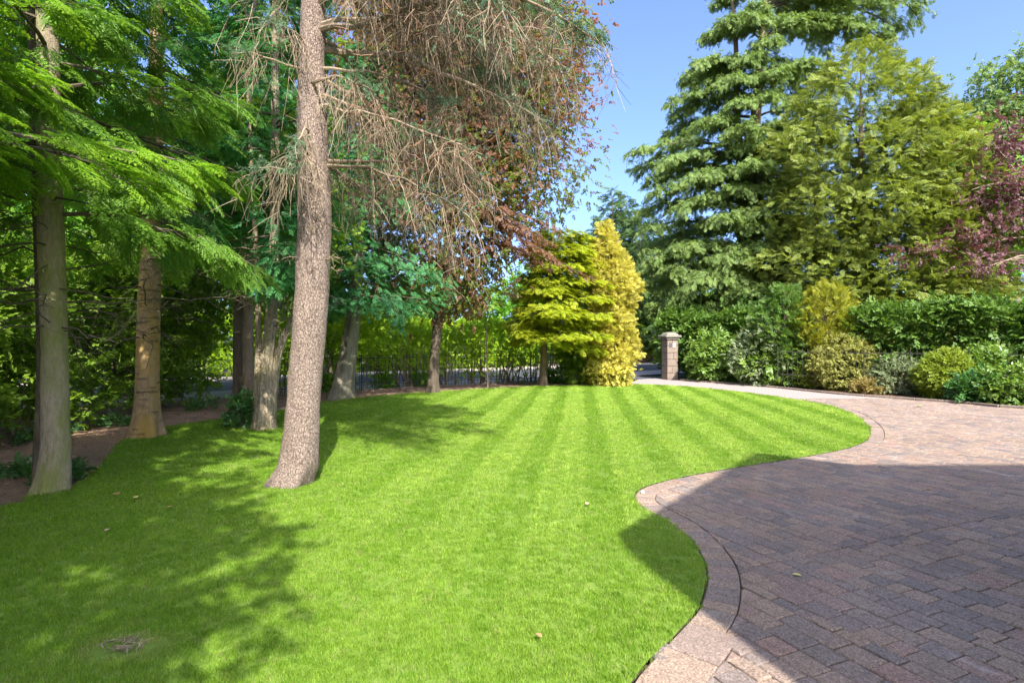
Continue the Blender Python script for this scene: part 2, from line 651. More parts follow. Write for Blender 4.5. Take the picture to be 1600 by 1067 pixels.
# ------------------------------------------------------------------ ground, lawn, driveway, road
def catmull(pts, n=8, closed=False):
    pts = [np.asarray(p, float) for p in pts]
    out = []
    N = len(pts)
    rng_i = range(N if closed else N - 1)
    for i in rng_i:
        p0 = pts[(i - 1) % N] if closed or i > 0 else 2 * pts[0] - pts[1]
        p1, p2 = pts[i], pts[(i + 1) % N]
        p3 = pts[(i + 2) % N] if closed or i + 2 < N else 2 * pts[-1] - pts[-2]
        for t in np.arange(n) / n:
            out.append(.5 * ((2 * p1) + (-p0 + p2) * t + (2 * p0 - 5 * p1 + 4 * p2 - p3) * t * t + (-p0 + 3 * p1 - 3 * p2 + p3) * t ** 3))
    if not closed:
        out.append(pts[-1])
    return np.array(out)


def inside(poly, pts):
    x, y = pts[:, 0], pts[:, 1]
    c = np.zeros(len(pts), bool)
    n = len(poly)
    for i in range(n):
        x1, y1 = poly[i]
        x2, y2 = poly[(i + 1) % n]
        cond = ((y1 > y) != (y2 > y))
        xi = (x2 - x1) * (y - y1) / (y2 - y1 + 1e-12) + x1
        c ^= cond & (x < xi)
    return c


def seg_dist(line, pts):
    """nearest distance to a polyline, with index of the segment"""
    a, b = line[:-1], line[1:]
    ab = b - a
    ap = pts[:, None] - a[None]
    t = np.clip((ap * ab).sum(2) / (ab * ab).sum(1), 0, 1)
    d = np.linalg.norm(ap - t[..., None] * ab[None], axis=2)
    i = d.argmin(1)
    return d[np.arange(len(pts)), i], i


def sheet(name, poly, z, mat, **kw):
    poly = np.asarray(poly, float)
    cx = poly.mean(0)
    V = np.column_stack([poly, np.full(len(poly), z)])
    me = bpy.data.meshes.new(name)
    import bmesh
    bm = bmesh.new()
    vs = [bm.verts.new(v) for v in V]
    f = bm.faces.new(vs)
    bmesh.ops.triangulate(bm, faces=[f])
    bmesh.ops.recalc_face_normals(bm, faces=bm.faces)
    if sum(ff.normal.z for ff in bm.faces) < 0:
        bmesh.ops.reverse_faces(bm, faces=bm.faces)
    bm.to_mesh(me)
    bm.free()
    me.materials.append(mat)
    return link(name, me, **kw)


# the edge between lawn and driveway, from the camera outwards
edge_px = [(985, 1067), (1060, 985), (1096, 935), (1101, 882), (1075, 840), (1040, 812), (1003, 792), (990, 776), (1005, 761),
           (1060, 746), (1150, 730), (1280, 709), (1338, 695), (1358, 680), (1352, 661), (1322, 642), (1270, 628.5),
           (1180, 615.5), (1100, 606.5), (1035, 602), (990, 600.5)]
edge_pts = [A([-.75, .3]), A([-.15, 1.3])] + [A(G(*p)) for p in edge_px]
EDGE = catmull(edge_pts, 14)
back_px = [(960, 602), (900, 602.5), (850, 603), (760, 607), (640, 614), (520, 626), (480, 634), (400, 647), (300, 661), (250, 669),
           (190, 690), (163, 722), (108, 762), (40, 777), (-10, 793)]
BACK = catmull([A(G(*p)) for p in back_px] + [A([-6.2, 3.5]), A([-6.6, 1.0]), A([-6.8, -8])], 6)
LAWN = np.concatenate([EDGE, BACK, A([[-1.5, -8], [-1.2, -1.5]])])

# ground
m, nt, bs, out = mat_base('earth')
n1 = noise(nt, .6, 5, .6, coords(nt))
n2 = noise(nt, 14, 5, .7, coords(nt))
c = mixc(nt, n1, (.05, .055, .02), (.09, .065, .035))
c = mixc(nt, ramp(nt, n2, [(.3, 0.), (.75, .7)]), c, (.04, .03, .02))
nt.links.new(c, bs.inputs['Base Color'])
bs.inputs['Roughness'].default_value = .95
nt.links.new(bump(nt, n2, .6, .05), bs.inputs['Normal'])
M['earth'] = m
sheet('ground', [(-600, -600), (600, -600), (600, 600), (-600, 600)], -.07, M['earth'], kind='structure')

# lawn soil sheet
m, nt, bs, out = mat_base('lawn_soil')
n2 = noise(nt, 30, 4, .7, coords(nt))
nt.links.new(mixc(nt, n2, (.09, .16, .012), (.14, .22, .02)), bs.inputs['Base Color'])
bs.inputs['Roughness'].default_value = .95
nt.links.new(bump(nt, n2, .5, .02), bs.inputs['Normal'])
M['lawn_soil'] = m
lawn = sheet('lawn', LAWN, .0, M['lawn_soil'], kind='structure')

# mulch bed between lawn and boundary
m, nt, bs, out = mat_base('bark_mulch')
co = coords(nt)
vo = nt.nodes.new('ShaderNodeTexVoronoi')
vo.inputs['Scale'].default_value = 34
vo.inputs['Randomness'].default_value = 1
nt.links.new(coords(nt, 'Object', (1, 1.8, 1)), vo.inputs['Vector'])
n1 = noise(nt, 1.4, 4, .6, co)
c = mixc(nt, vo.outputs['Color'], (.17, .09, .055), (.44, .28, .19))
c = mixc(nt, ramp(nt, n1, [(.4, 0.), (.65, .8)]), c, (.20, .12, .08))
nt.links.new(c, bs.inputs['Base Color'])
bs.inputs['Roughness'].default_value = .95
nt.links.new(bump(nt, vo.outputs['Distance'], .8, .04), bs.inputs['Normal'])
M['mulch'] = m
sheet('mulch_bed', [(-14, -6), (-14, 13), (-8, 16), (-2, 21.5), (4.2, 24.2), (4.4, 20.0), (1, 18.5), (-3, 13), (-4, 8), (-3.5, 3), (-6, -6)], -.018, M['mulch'], kind='structure')


# driveway -----------------------------------------------------------
def paver_material(name, src):
    m, nt, bs, out = mat_base(name)
    if src == 'object':
        oi = nt.nodes.new('ShaderNodeObjectInfo')
        r = oi.outputs['Random']
    else:
        r = attr(nt, 'rnd')
    co = coords(nt, 'Object')
    base = ramp(nt, r, [(.0, (.205, .18, .165)), (.2, (.255, .21, .185)), (.42, (.325, .25, .19)), (.65, (.30, .238, .188)), (.82, (.235, .20, .178)), (.94, (.335, .235, .19)), (1., (.32, .265, .21))])
    g = nt.nodes.new('ShaderNodeNewGeometry')
    sp = noise(nt, 170, 3, .75, g.outputs['Position'])
    sp2 = noise(nt, 60, 4, .7, g.outputs['Position'])
    big = noise(nt, 1.1, 4, .6, g.outputs['Position'])
    agg = nt.nodes.new('ShaderNodeTexVoronoi')
    agg.inputs['Scale'].default_value = 105
    nt.links.new(g.outputs['Position'], agg.inputs['Vector'])
    c = mixc(nt, .8, base, mixc(nt, agg.outputs['Color'], (.5, .47, .47), (1.65, 1.55, 1.5)), 'MULTIPLY')
    c = mixc(nt, ramp(nt, sp, [(.42, 0.), (.64, .75)]), c, mixc(nt, 1., c, (.45, .42, .42), 'MULTIPLY'))
    c = mixc(nt, ramp(nt, sp2, [(.62, 0.), (.74, .55)]), c, (.62, .57, .52))
    c = mixc(nt, ramp(nt, big, [(.35, .0), (.72, .6)]), c, mixc(nt, 1., c, (.62, .59, .58), 'MULTIPLY'))
    wear = noise(nt, 2.6, 6, .7, g.outputs['Position'], .8)
    c = mixc(nt, ramp(nt, wear, [(.60, 0.), (.72, .45)]), c, (.50, .46, .42))
    c = mixc(nt, ramp(nt, wear, [(.24, .5), (.36, .0)]), c, (.10, .095, .07))
    nt.links.new(c, bs.inputs['Base Color'])
    bs.inputs['Roughness'].default_value = .85
    bs.inputs['Specular IOR Level'].default_value = .25
    b = bump(nt, sp2, .45, .012)
    nt.links.new(bump(nt, agg.outputs['Distance'], .35, .006, b), bs.inputs['Normal'])
    return m


M['paver'] = paver_material('block_paver', 'object')
M['paver_far'] = paver_material('block_paver_joined', 'attr')
# bedding sand in the joints; beyond the built blocks the same sheet carries the brick bond
m, nt, bs, out = mat_base('jointing_sand')
n2 = noise(nt, 40, 4, .7, coords(nt))
ms = noise(nt, 1.7, 5, .7, coords(nt))
nt.links.new(mixc(nt, ramp(nt, ms, [(.5, 0.), (.62, .8)]), mixc(nt, n2, (.07, .05, .032), (.2, .13, .08)), (.07, .10, .03)), bs.inputs['Base Color'])
bs.inputs['Roughness'].default_value = .95
M['sand'] = m

outer_px = [(1600, 638), (1500, 629.5), (1400, 622.5), (1300, 615), (1200, 604.5), (1120, 598), (1060, 594)]
OUTER = catmull([A([19, 7.5]), A([15, 10.2])] + [A(G(*p)) for p in outer_px], 8)
gate_r = A(G(1036, 592.5))
gate_l = A(G(985, 598))
DRIVE = np.concatenate([EDGE, [gate_l, gate_l + A([.7, 1.9]), gate_r + A([.2, 1.0])], OUTER[::-1], [A([19, -.4]), A([2.3, -.7]), A([-.9, -1.2])]])
drive = sheet('driveway', DRIVE, -.024, M['sand'], kind='structure')
drive['label'] = 'mottled pink and grey block paved driveway curving round the lawn'


def paver_mesh(name, poly, mat, h=.04, z1=0.0, bev=.006, wob=.0):
    """n-gon paver with a bevelled top; poly local, counter-clockwise"""
    poly = np.asarray(poly, float)
    n = len(poly)
    c = poly.mean(0)
    dv = nrm(poly - c)
    top = poly - dv * bev * 1.3
    V = np.concatenate([np.column_stack([poly, np.full(n, z1 - h)]), np.column_stack([poly, np.full(n, z1 - bev)]), np.column_stack([top, np.full(n, z1)])])
    Fq = []
    for l in range(2):
        for i in range(n):
            j = (i + 1) % n
            Fq.append([l * n + i, l * n + j, l * n + n + j, l * n + n + i])
    tri = [[2 * n, 2 * n + i, 2 * n + i + 1] for i in range(1, n - 1)]
    return V, np.array(Fq), np.array(tri)


def clip_half(poly, p, nv):
    """keep the side where (x-p).nv >= 0"""
    out = []
    n = len(poly)
    for i in range(n):
        a, b = poly[i], poly[(i + 1) % n]
        da, db = (a - p) @ nv, (b - p) @ nv
        if da >= 0:
            out.append(a)
        if (da >= 0) != (db >= 0):
            out.append(a + (b - a) * da / (da - db))
    return out


def offset_line(line, d):
    t = nrm(np.gradient(line, axis=0))
    nv = np.column_stack([t[:, 1], -t[:, 0]])      # to the right of travel = driveway side
    return line + nv * np.asarray(d)[..., None]


# edging course along the lawn
elen = np.concatenate([[0], np.cumsum(np.linalg.norm(np.diff(EDGE, axis=0), axis=1))])


def edge_at(s):
    return A([np.interp(s, elen, EDGE[:, 0]), np.interp(s, elen, EDGE[:, 1])])


def edge_nv(s):
    t = edge_at(s + .06) - edge_at(s - .06)
    t = t / np.linalg.norm(t)
    return A([t[1], -t[0]])


EW = .20
pieces = []            # (poly world, dist, kind)
pr = random.Random(5)
s = .05
while s < elen[-1] - .3:
    y = edge_at(s)[1]
    big = 1.2 < y < 2.95
    step = .31 if big else pr.choice([.105, .11, .13, .1])
    w = .27 if big else EW
    a0, a1 = edge_at(s + .006), edge_at(s + step - .006)
    n0, n1_ = edge_nv(s), edge_nv(s + step)
    poly = [a0 + n0 * .012, a0 + n0 * w, a1 + n1_ * w, a1 + n1_ * .012]
    # convex guard
    ar = sum(poly[i][0] * poly[(i + 1) % 4][1] - poly[(i + 1) % 4][0] * poly[i][1] for i in range(4))
    if ar < 0:
        poly = poly[::-1]
    pieces.append((poly, np.linalg.norm(np.mean(poly, 0)), 'edge'))
    s += step
INNER = offset_line(EDGE, np.where(EDGE[:, 1] < 2.95, .273, EW + .004))
it = nrm(np.gradient(EDGE, axis=0))
innv = np.column_stack([it[:, 1], -it[:, 0]])

# field pavers in courses, 24 degrees to the picture plane
TH = radians(24)
U = A([cos(TH), sin(TH)])
W = A([sin(TH), -cos(TH)])          # course direction (towards the camera, right)
jointP, jointD = A([1.47, 3.74]), nrm(A([2.93, 1.26]))
cand = []
FIELD_Y = 15.0
for half in (0, 1):
    cw = .150 if half == 0 else .138
    u = -8.0
    while u < 26:
        v = -19.0 + pr.random() * .3
        wdt = cw * pr.choice([1, 1, 1, .62])
        while v < 14:
            L = pr.choice([.10, .15, .15, .21, .21, .18])
            c0 = U * (u + wdt / 2) + W * (v + L / 2)
            if -1.2 < c0[0] < 18 and -.5 < c0[1] < FIELD_Y:
                cand.append((u, v, wdt, L, half))
            v += L
        u += wdt
cen = np.array([U * (c[0] + c[2] / 2) + W * (c[1] + c[3] / 2) for c in cand])
side = (cen - jointP) @ A([-jointD[1], jointD[0]])
okh = np.array([(c[4] == 0) == (sd < 0) or abs(sd) < .16 for c, sd in zip(cand, side)])
ins = inside(DRIVE, cen)
dist, di = seg_dist(INNER, cen)
dlo, _ = seg_dist(OUTER, cen)
dhouse = cen[:, 1] > -.35
gap = .004
for k in np.nonzero(okh & (ins | (dist < .2)) & (dlo > .12) & dhouse)[0]:
    u, v, wd, L, half = cand[k]
    poly = [U * (u + gap) + W * (v + gap), U * (u + gap) + W * (v + L - gap), U * (u + wd - gap) + W * (v + L - gap), U * (u + wd - gap) + W * (v + gap)]
    ar = sum(poly[i][0] * poly[(i + 1) % 4][1] - poly[(i + 1) % 4][0] * poly[i][1] for i in range(4))
    if ar < 0:
        poly = poly[::-1]
    kind = ('full', wd, L, half)
    if dist[k] < .22:
        i0 = max(0, di[k] - 1)
        for q in (di[k],):
            if True:
                poly = clip_half(poly, INNER[q] + innv[q] * .003, innv[q])
                if len(poly) < 3:
                    break
        if len(poly) < 3:
            continue
        area = abs(sum(poly[i][0] * poly[(i + 1) % len(poly)][1] - poly[(i + 1) % len(poly)][0] * poly[i][1] for i in range(len(poly)))) / 2
        if area < .0012:
            continue
        kind = 'cut'
    if abs(side[k]) < .16:
        nn = A([-jointD[1], jointD[0]])
        sg = -1 if half == 0 else 1
        poly = clip_half(poly, jointP + nn * sg * .006, nn * sg)
        if len(poly) < 3:
            continue
        area = abs(sum(poly[i][0] * poly[(i + 1) % len(poly)][1] - poly[(i + 1) % len(poly)][0] * poly[i][1] for i in range(len(poly)))) / 2
        if area < .0008:
            continue
        kind = 'cut'
    pieces.append((poly, np.linalg.norm(cen[k]), kind))


def vis(p):
    c = np.mean(p[0], 0)
    return c[1] > 2.3 and abs(c[0]) < .95 * c[1]


pieces.sort(key=lambda p: (0 if vis(p) else 1, p[1]))
shared = {}
far = MB()
for k, (poly, d, kind) in enumerate(pieces):
    poly = np.asarray(poly)
    c = poly.mean(0)
    dz = pr.gauss(0, .0016)
    rv = pr.random()
    if k < 300 and vis((poly,)):
        if isinstance(kind, tuple):
            key = (round(kind[1], 3), kind[2])
            if key not in shared:
                wd, L = kind[1] - 2 * gap, kind[2] - 2 * gap
                pl = [A([-wd / 2, -L / 2]), A([wd / 2, -L / 2]), A([wd / 2, L / 2]), A([-wd / 2, L / 2])]
                V, Fq, T3 = paver_mesh('paver', pl, None)
                shared[key] = mesh_np('paver', V, [Fq, T3], M['paver'])
            ang = TH
            o = link('paver', shared[key], drive, (c[0], c[1], dz), ang)
        else:
            V, Fq, T3 = paver_mesh('paver', poly - c, None)
            o = link('paver' if kind == 'cut' else 'edging_paver', mesh_np('paver', V, [Fq, T3], M['paver']), drive, (c[0], c[1], dz))
        o.rotation_euler = (pr.gauss(0, .006), pr.gauss(0, .006), o.rotation_euler[2])
    else:
        V, Fq, T3 = paver_mesh('paver', poly, None)
        V[:, 2] += dz
        b = far.n
        far.add(V, Fq, rv)
        far.F3.append(T3 + b)
far.build('paving_blocks', M['paver_far'], drive, kind='stuff')

# beyond 15 m the blocks are under a pixel or two high: one sheet at block level with the bond in its material
m, nt, bs, out = mat_base('far_block_paving')
br = nt.nodes.new('ShaderNodeTexBrick')
br.inputs['Scale'].default_value = 1.0
br.inputs['Brick Width'].default_value = .2
br.inputs['Row Height'].default_value = .17
br.inputs['Mortar Size'].default_value = .006
br.inputs['Color1'].default_value = (.30, .235, .21, 1)
br.inputs['Color2'].default_value = (.24, .215, .21, 1)
br.inputs['Mortar'].default_value = (.10, .075, .055, 1)
mp = nt.nodes.new('ShaderNodeMapping')
mp.inputs['Rotation'].default_value = (0, 0, TH)
tcn = nt.nodes.new('ShaderNodeTexCoord')
nt.links.new(tcn.outputs['Object'], mp.inputs['Vector'])
nt.links.new(mp.outputs[0], br.inputs['Vector'])
nn = noise(nt, 5, 5, .7, coords(nt))
nt.links.new(mixc(nt, ramp(nt, nn, [(.3, 0.), (.75, .5)]), br.outputs['Color'], (.33, .26, .23)), bs.inputs['Base Color'])
bs.inputs['Roughness'].default_value = .9
M['far_paving'] = m
fp = [p for p in DRIVE if p[1] > 14.9]
el = [p for p in EDGE if p[1] > 14.9]
ou = [p for p in OUTER if p[1] > 14.9]
sheet('far_paving', el + [gate_l, gate_l + A([.7, 1.9]), gate_r + A([.2, 1.0])] + ou[::-1], -.006, M['far_paving'], parent=drive)

# road beyond the boundary (runs along RD)
RD = nrm(A([13.2, 10.0]))
RN = A([-RD[1], RD[0]])
B0 = A([1.2, 21.0])


def road_pt(sv, off):
    return B0 + RD * sv + RN * off


def strip(name, o0, o1, z, mat, s0=-60, s1=70, **kw):
    return sheet(name, [road_pt(s0, o0), road_pt(s1, o0), road_pt(s1, o1), road_pt(s0, o1)], z, mat, **kw)


M['pavement'] = plain('pavement_concrete', (.30, .25, .23), (.42, .36, .33), 6, .9, .2)
M['asphalt'] = plain('asphalt', (.045, .047, .052), (.085, .087, .092), 30, .9, .4)
strip('pavement', .9, 3.2, -.016, M['pavement'], kind='structure')
strip('road', 3.2, 9.2, -.06, M['asphalt'], kind='structure')
kb = MB()
for a, b in ((3.2, 3.32), (9.1, 9.22)):
    V = A([[*road_pt(-60, a), -.10], [*road_pt(70, a), -.10], [*road_pt(70, b), -.10], [*road_pt(-60, b), -.10],
           [*road_pt(-60, a), -.010], [*road_pt(70, a), -.010], [*road_pt(70, b), -.010], [*road_pt(-60, b), -.010]])
    kb.add(V, A([[4, 5, 6, 7], [0, 1, 5, 4], [2, 3, 7, 6]]))
kb.build('road_kerb', M['pavement'], kind='structure')
strip('far_pavement', 9.22, 10.9, -.016, M['pavement'], kind='structure')
# tarmac apron between the gate and the road
g0, g1 = gate_l + A([.75, 2.0]), gate_r + A([.3, .95])
sheet('drive_apron', [g0, g1, g1 + RN * 5.4 + RD * .6, g0 + RN * 3.6 - RD * .4], -.010, M['asphalt'], kind='structure')

# planting bed on the right
bedR = np.concatenate([OUTER, [A([6.2, 24.5]), A([12, 26]), A([24, 16]), A([24, 4])]])
M['bed_soil'] = plain('planting_soil', (.075, .045, .03), (.17, .105, .07), 16, .95, .8, .05)
sheet('planting_bed', bedR, -.012, M['bed_soil'], kind='structure')

# ------------------------------------------------------------------ grass
def grass_nodes():
    ng = bpy.data.node_groups.new('grass_tufts', 'GeometryNodeTree')
    ng.interface.new_socket('Geometry', in_out='INPUT', socket_type='NodeSocketGeometry')
    ng.interface.new_socket('Geometry', in_out='OUTPUT', socket_type='NodeSocketGeometry')
    N, L = ng.nodes, ng.links
    gi, go = N.new('NodeGroupInput'), N.new('NodeGroupOutput')
    jn = N.new('GeometryNodeJoinGeometry')

    def named(nm, typ):
        n = N.new('GeometryNodeInputNamedAttribute')
        n.data_type = typ
        n.inputs['Name'].default_value = nm
        return n.outputs[0]

    def sep(val):
        c = N.new('FunctionNodeCompare')
        c.data_type = 'FLOAT'
        c.operation = 'EQUAL'
        c.inputs['Epsilon'].default_value = .1
        L.new(named('tid', 'FLOAT'), c.inputs[0])
        c.inputs[1].default_value = val
        s_ = N.new('GeometryNodeSeparateGeometry')
        L.new(gi.outputs[0], s_.inputs[0])
        L.new(c.outputs[0], s_.inputs['Selection'])
        return s_.outputs[0]
    for v in range(3):
        ip = N.new('GeometryNodeInstanceOnPoints')
        L.new(sep(10 + v), ip.inputs['Points'])
        L.new(sep(v), ip.inputs['Instance'])
        er = N.new('FunctionNodeEulerToRotation')
        L.new(named('rot', 'FLOAT_VECTOR'), er.inputs[0])
        L.new(er.outputs[0], ip.inputs['Rotation'])
        L.new(named('scl', 'FLOAT_VECTOR'), ip.inputs['Scale'])
        L.new(ip.outputs[0], jn.inputs[0])
    L.new(jn.outputs[0], go.inputs[0])
    return ng


def tuft(seed, n=22, rad=.035, h=.024, w=.0027):
    r = random.Random(seed)
    V, T, B = [], [], []
    for i in range(n):
        B += [r.random()] * 5
        a, q = r.uniform(0, 2 * pi), rad * math.sqrt(r.random())
        p = A([q * cos(a), q * sin(a), -.004])
        b = r.uniform(0, 2 * pi)
        lean = r.uniform(.1, .75)
        hh = h * r.uniform(.65, 1.25)
        sd = A([-sin(b), cos(b), 0]) * w * r.uniform(.7, 1.3)
        d = A([cos(b), sin(b), 0]) * lean * hh
        k = len(V)
        V += [p - sd / 2, p + sd / 2, p + d * .4 + A([0, 0, hh * .6]) + sd * .4, p + d * .4 + A([0, 0, hh * .6]) - sd * .4, p + d * 1.15 + A([0, 0, hh])]
        T += [[k, k + 1, k + 2], [k, k + 2, k + 3], [k + 3, k + 2, k + 4]]
    return np.array(V), np.array(T), np.array(B)


m, nt, bs, out = mat_base('grass_blades')
r = attr(nt, 'rnd', 'INSTANCER')
st = attr(nt, 'stripe', 'INSTANCER')
c = mixc(nt, r, (.15, .29, .015), (.27, .42, .038))
c = mixc(nt, st, c, mixc(nt, 1., c, (1.75, 1.4, 2.8), 'MULTIPLY'))  # mowing stripes: the sheen of leaning blades is partly put into their colour
c = mixc(nt, attr(nt, 'bl'), mixc(nt, 1., c, (.62, .72, .6), 'MULTIPLY'), mixc(nt, 1., c, (1.4, 1.22, 1.7), 'MULTIPLY'))
dry = attr(nt, 'dry', 'INSTANCER')
c = mixc(nt, dry, c, (.36, .33, .14))
nt.links.new(c, bs.inputs['Base Color'])
bs.inputs['Roughness'].default_value = .55
bs.inputs['Specular IOR Level'].default_value = .3
tr = nt.nodes.new('ShaderNodeBsdfTranslucent')
nt.links.new(mixc(nt, 1., c, (1.2, 1.25, .6), 'MULTIPLY'), tr.inputs['Color'])
mx = nt.nodes.new('ShaderNodeMixShader')
mx.inputs[0].default_value = .4
nt.links.new(bs.outputs[0], mx.inputs[1])
nt.links.new(tr.outputs[0], mx.inputs[2])
nt.links.new(mx.outputs[0], out.inputs['Surface'])
M['grass'] = m

pts, scl = [], []
bb0, bb1 = LAWN.min(0), LAWN.max(0)


def sample_band(y0, y1, dens, sxy, x0=None, x1=None):
    x0 = bb0[0] if x0 is None else x0
    x1 = bb1[0] if x1 is None else x1
    n = int((y1 - y0) * (x1 - x0) * dens)
    p = np.column_stack([rng.uniform(x0, x1, n), rng.uniform(y0, y1, n)])
    p = p[inside(LAWN, p)]
    pts.append(p)
    scl.append(np.full(len(p), sxy))


sample_band(-3, 2.0, 60, 2.2)
sample_band(2.0, 3.2, 1500, .85)
sample_band(3.2, 4.5, 1050, 1.0)
sample_band(4.5, 6.5, 620, 1.3)
sample_band(6.5, 9.5, 480, 1.45)
sample_band(9.5, 14, 330, 1.75)
sample_band(14, 23, 200, 2.2)
pts = np.concatenate(pts)
scl = np.concatenate(scl)
# grass thins out round the scraped patch and the trunk foot
patch = A(G(195, 1012))
dp = np.linalg.norm((pts - patch) / A([.17, .11]), axis=1)
keep = (dp > 1) | (rng.random(len(pts)) < .35 * dp)
pts, scl, dp = pts[keep], scl[keep], dp[keep]
n = len(pts)
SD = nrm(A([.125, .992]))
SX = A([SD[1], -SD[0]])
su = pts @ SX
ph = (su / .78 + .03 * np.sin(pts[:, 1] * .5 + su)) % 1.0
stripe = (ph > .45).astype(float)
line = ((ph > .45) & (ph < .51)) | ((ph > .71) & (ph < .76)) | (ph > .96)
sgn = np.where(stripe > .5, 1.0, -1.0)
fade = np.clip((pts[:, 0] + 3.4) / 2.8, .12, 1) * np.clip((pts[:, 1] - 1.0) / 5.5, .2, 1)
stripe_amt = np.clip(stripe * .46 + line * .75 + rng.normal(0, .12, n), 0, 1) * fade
yaw = rng.uniform(0, 2 * pi, n)
p3 = np.column_stack([pts, np.zeros(n)])
big = fbm(p3, 1.1, 3.0)
fine = fbm(p3, 6.0, 5.0)
rot = np.column_stack([.21 * sgn * fade + rng.normal(0, .16, n), rng.normal(0, .2, n), yaw])
# euler XYZ: yaw applied last would turn the lean, so turn the tuft by small steps only
rot[:, 2] = rng.normal(0, .5, n)
hz = np.clip(1 + .12 * big + rng.normal(0, .12, n), .6, 1.4)
sclv = np.column_stack([scl * rng.uniform(.85, 1.15, n), scl * rng.uniform(.85, 1.15, n), hz * (0.85 + .15 * scl)])
rndv = np.clip(.45 + .28 * big + .2 * fine + rng.normal(0, .15, n), 0, 1)
dback, _ = seg_dist(BACK[:70], pts)
dryv = np.clip(np.clip(.45 - dback, 0, .45) * 1.4 * (pts[:, 0] > -4.5) + (rng.random(n) < .05) * .6 + np.clip(1.6 - dp, 0, 1) * .7 + np.clip(fine - .8, 0, 1) * .5, 0, 1)
GV, GT, tid, blv = [], [], [], []
b = 0
for v in range(3):
    tv, tt, tb_ = tuft(v + 1)
    blv.append(tb_)
    GV.append(tv)
    GT.append(tt + b)
    tid.append(np.full(len(tv), float(v)))
    b += len(tv)
GV.append(np.column_stack([pts, np.full(n, .002)]))
tid.append(10. + rng.integers(0, 3, n))
me = mesh_np('grass', np.concatenate(GV), np.concatenate(GT), M['grass'])
z0 = np.zeros(b)
for k, a in (('tid', np.concatenate(tid)), ('rnd', np.concatenate([z0, rndv])), ('stripe', np.concatenate([z0, stripe_amt])), ('dry', np.concatenate([z0, dryv])), ('bl', np.concatenate(blv + [np.zeros(n)]))):
    at = me.attributes.new(k, 'FLOAT', 'POINT')
    at.data.foreach_set('value', a.astype(np.float32))
for k, a in (('rot', rot), ('scl', sclv)):
    at = me.attributes.new(k, 'FLOAT_VECTOR', 'POINT')
    at.data.foreach_set('vector', np.concatenate([np.zeros((b, 3)), a]).astype(np.float32).ravel())
go = link('grass', me, kind='stuff', label='short mown striped green lawn grass', cat='grass')
gm = go.modifiers.new('grass', 'NODES')
gm.node_group = grass_nodes()

# ------------------------------------------------------------------ house behind the camera (its shadow falls over the driveway)
M['brick'] = None
m, nt, bs, out = mat_base('house_brick')
br = nt.nodes.new('ShaderNodeTexBrick')
br.inputs['Scale'].default_value = 4.4
br.inputs['Color1'].default_value = (.30, .13, .08, 1)
br.inputs['Color2'].default_value = (.22, .10, .07, 1)
br.inputs['Mortar'].default_value = (.35, .32, .28, 1)
mp = coords(nt, 'Object')
cmb = nt.nodes.new('ShaderNodeSeparateXYZ')
nt.links.new(mp, cmb.inputs[0])
ad = nt.nodes.new('ShaderNodeMath')
nt.links.new(cmb.outputs[0], ad.inputs[0])
nt.links.new(cmb.outputs[1], ad.inputs[1])
cc = nt.nodes.new('ShaderNodeCombineXYZ')
nt.links.new(ad.outputs[0], cc.inputs[0])
nt.links.new(cmb.outputs[2], cc.inputs[1])
nt.links.new(cc.outputs[0], br.inputs['Vector'])
nt.links.new(br.outputs['Color'], bs.inputs['Base Color'])
bs.inputs['Roughness'].default_value = .9
M['brick'] = m
M['slate'] = plain('roof_slate', (.05, .05, .055), (.10, .10, .11), 9, .8, .4)
M['white'] = plain('white_paint', (.72, .72, .70), (.8, .8, .78), 5, .5, .05)
m, nt, bs, out = mat_base('window_glass')
bs.inputs['Base Color'].default_value = (.02, .025, .03, 1)
bs.inputs['Roughness'].default_value = .05
M['glass'] = m


def prism(mb, x0, x1, y0, y1, ze, zr, axis):
    """block with a gable roof; ridge along axis"""
    if axis == 'y':
        xm = (x0 + x1) / 2
        V = A([[x0, y0, 0], [x1, y0, 0], [x1, y1, 0], [x0, y1, 0], [x0, y0, ze], [x1, y0, ze], [x1, y1, ze], [x0, y1, ze], [xm, y0, zr], [xm, y1, zr]])
        mb.add(V, A([[0, 3, 7, 4], [1, 5, 6, 2], [0, 4, 5, 1], [2, 6, 7, 3]]))
        mb.add(V, A([[4, 8, 5], [6, 9, 7]]))
    else:
        ym = (y0 + y1) / 2
        V = A([[x0, y0, 0], [x1, y0, 0], [x1, y1, 0], [x0, y1, 0], [x0, y0, ze], [x1, y0, ze], [x1, y1, ze], [x0, y1, ze], [x0, ym, zr], [x1, ym, zr]])
        mb.add(V, A([[0, 3, 7, 4], [1, 5, 6, 2], [0, 4, 5, 1], [2, 6, 7, 3]]))
        mb.add(V, A([[4, 8, 7], [5, 6, 9]]))


def slab(mb, a, b, c, d, t=.12):
    a, b, c, d = [A(v, float) if False else np.asarray(v, float) for v in (a, b, c, d)]
    n = nrm(np.cross(b - a, d - a))
    V = np.array([a, b, c, d, a + n * t, b + n * t, c + n * t, d + n * t])
    mb.add(V, A([[0, 3, 2, 1], [4, 5, 6, 7], [0, 1, 5, 4], [1, 2, 6, 5], [2, 3, 7, 6], [3, 0, 4, 7]]))


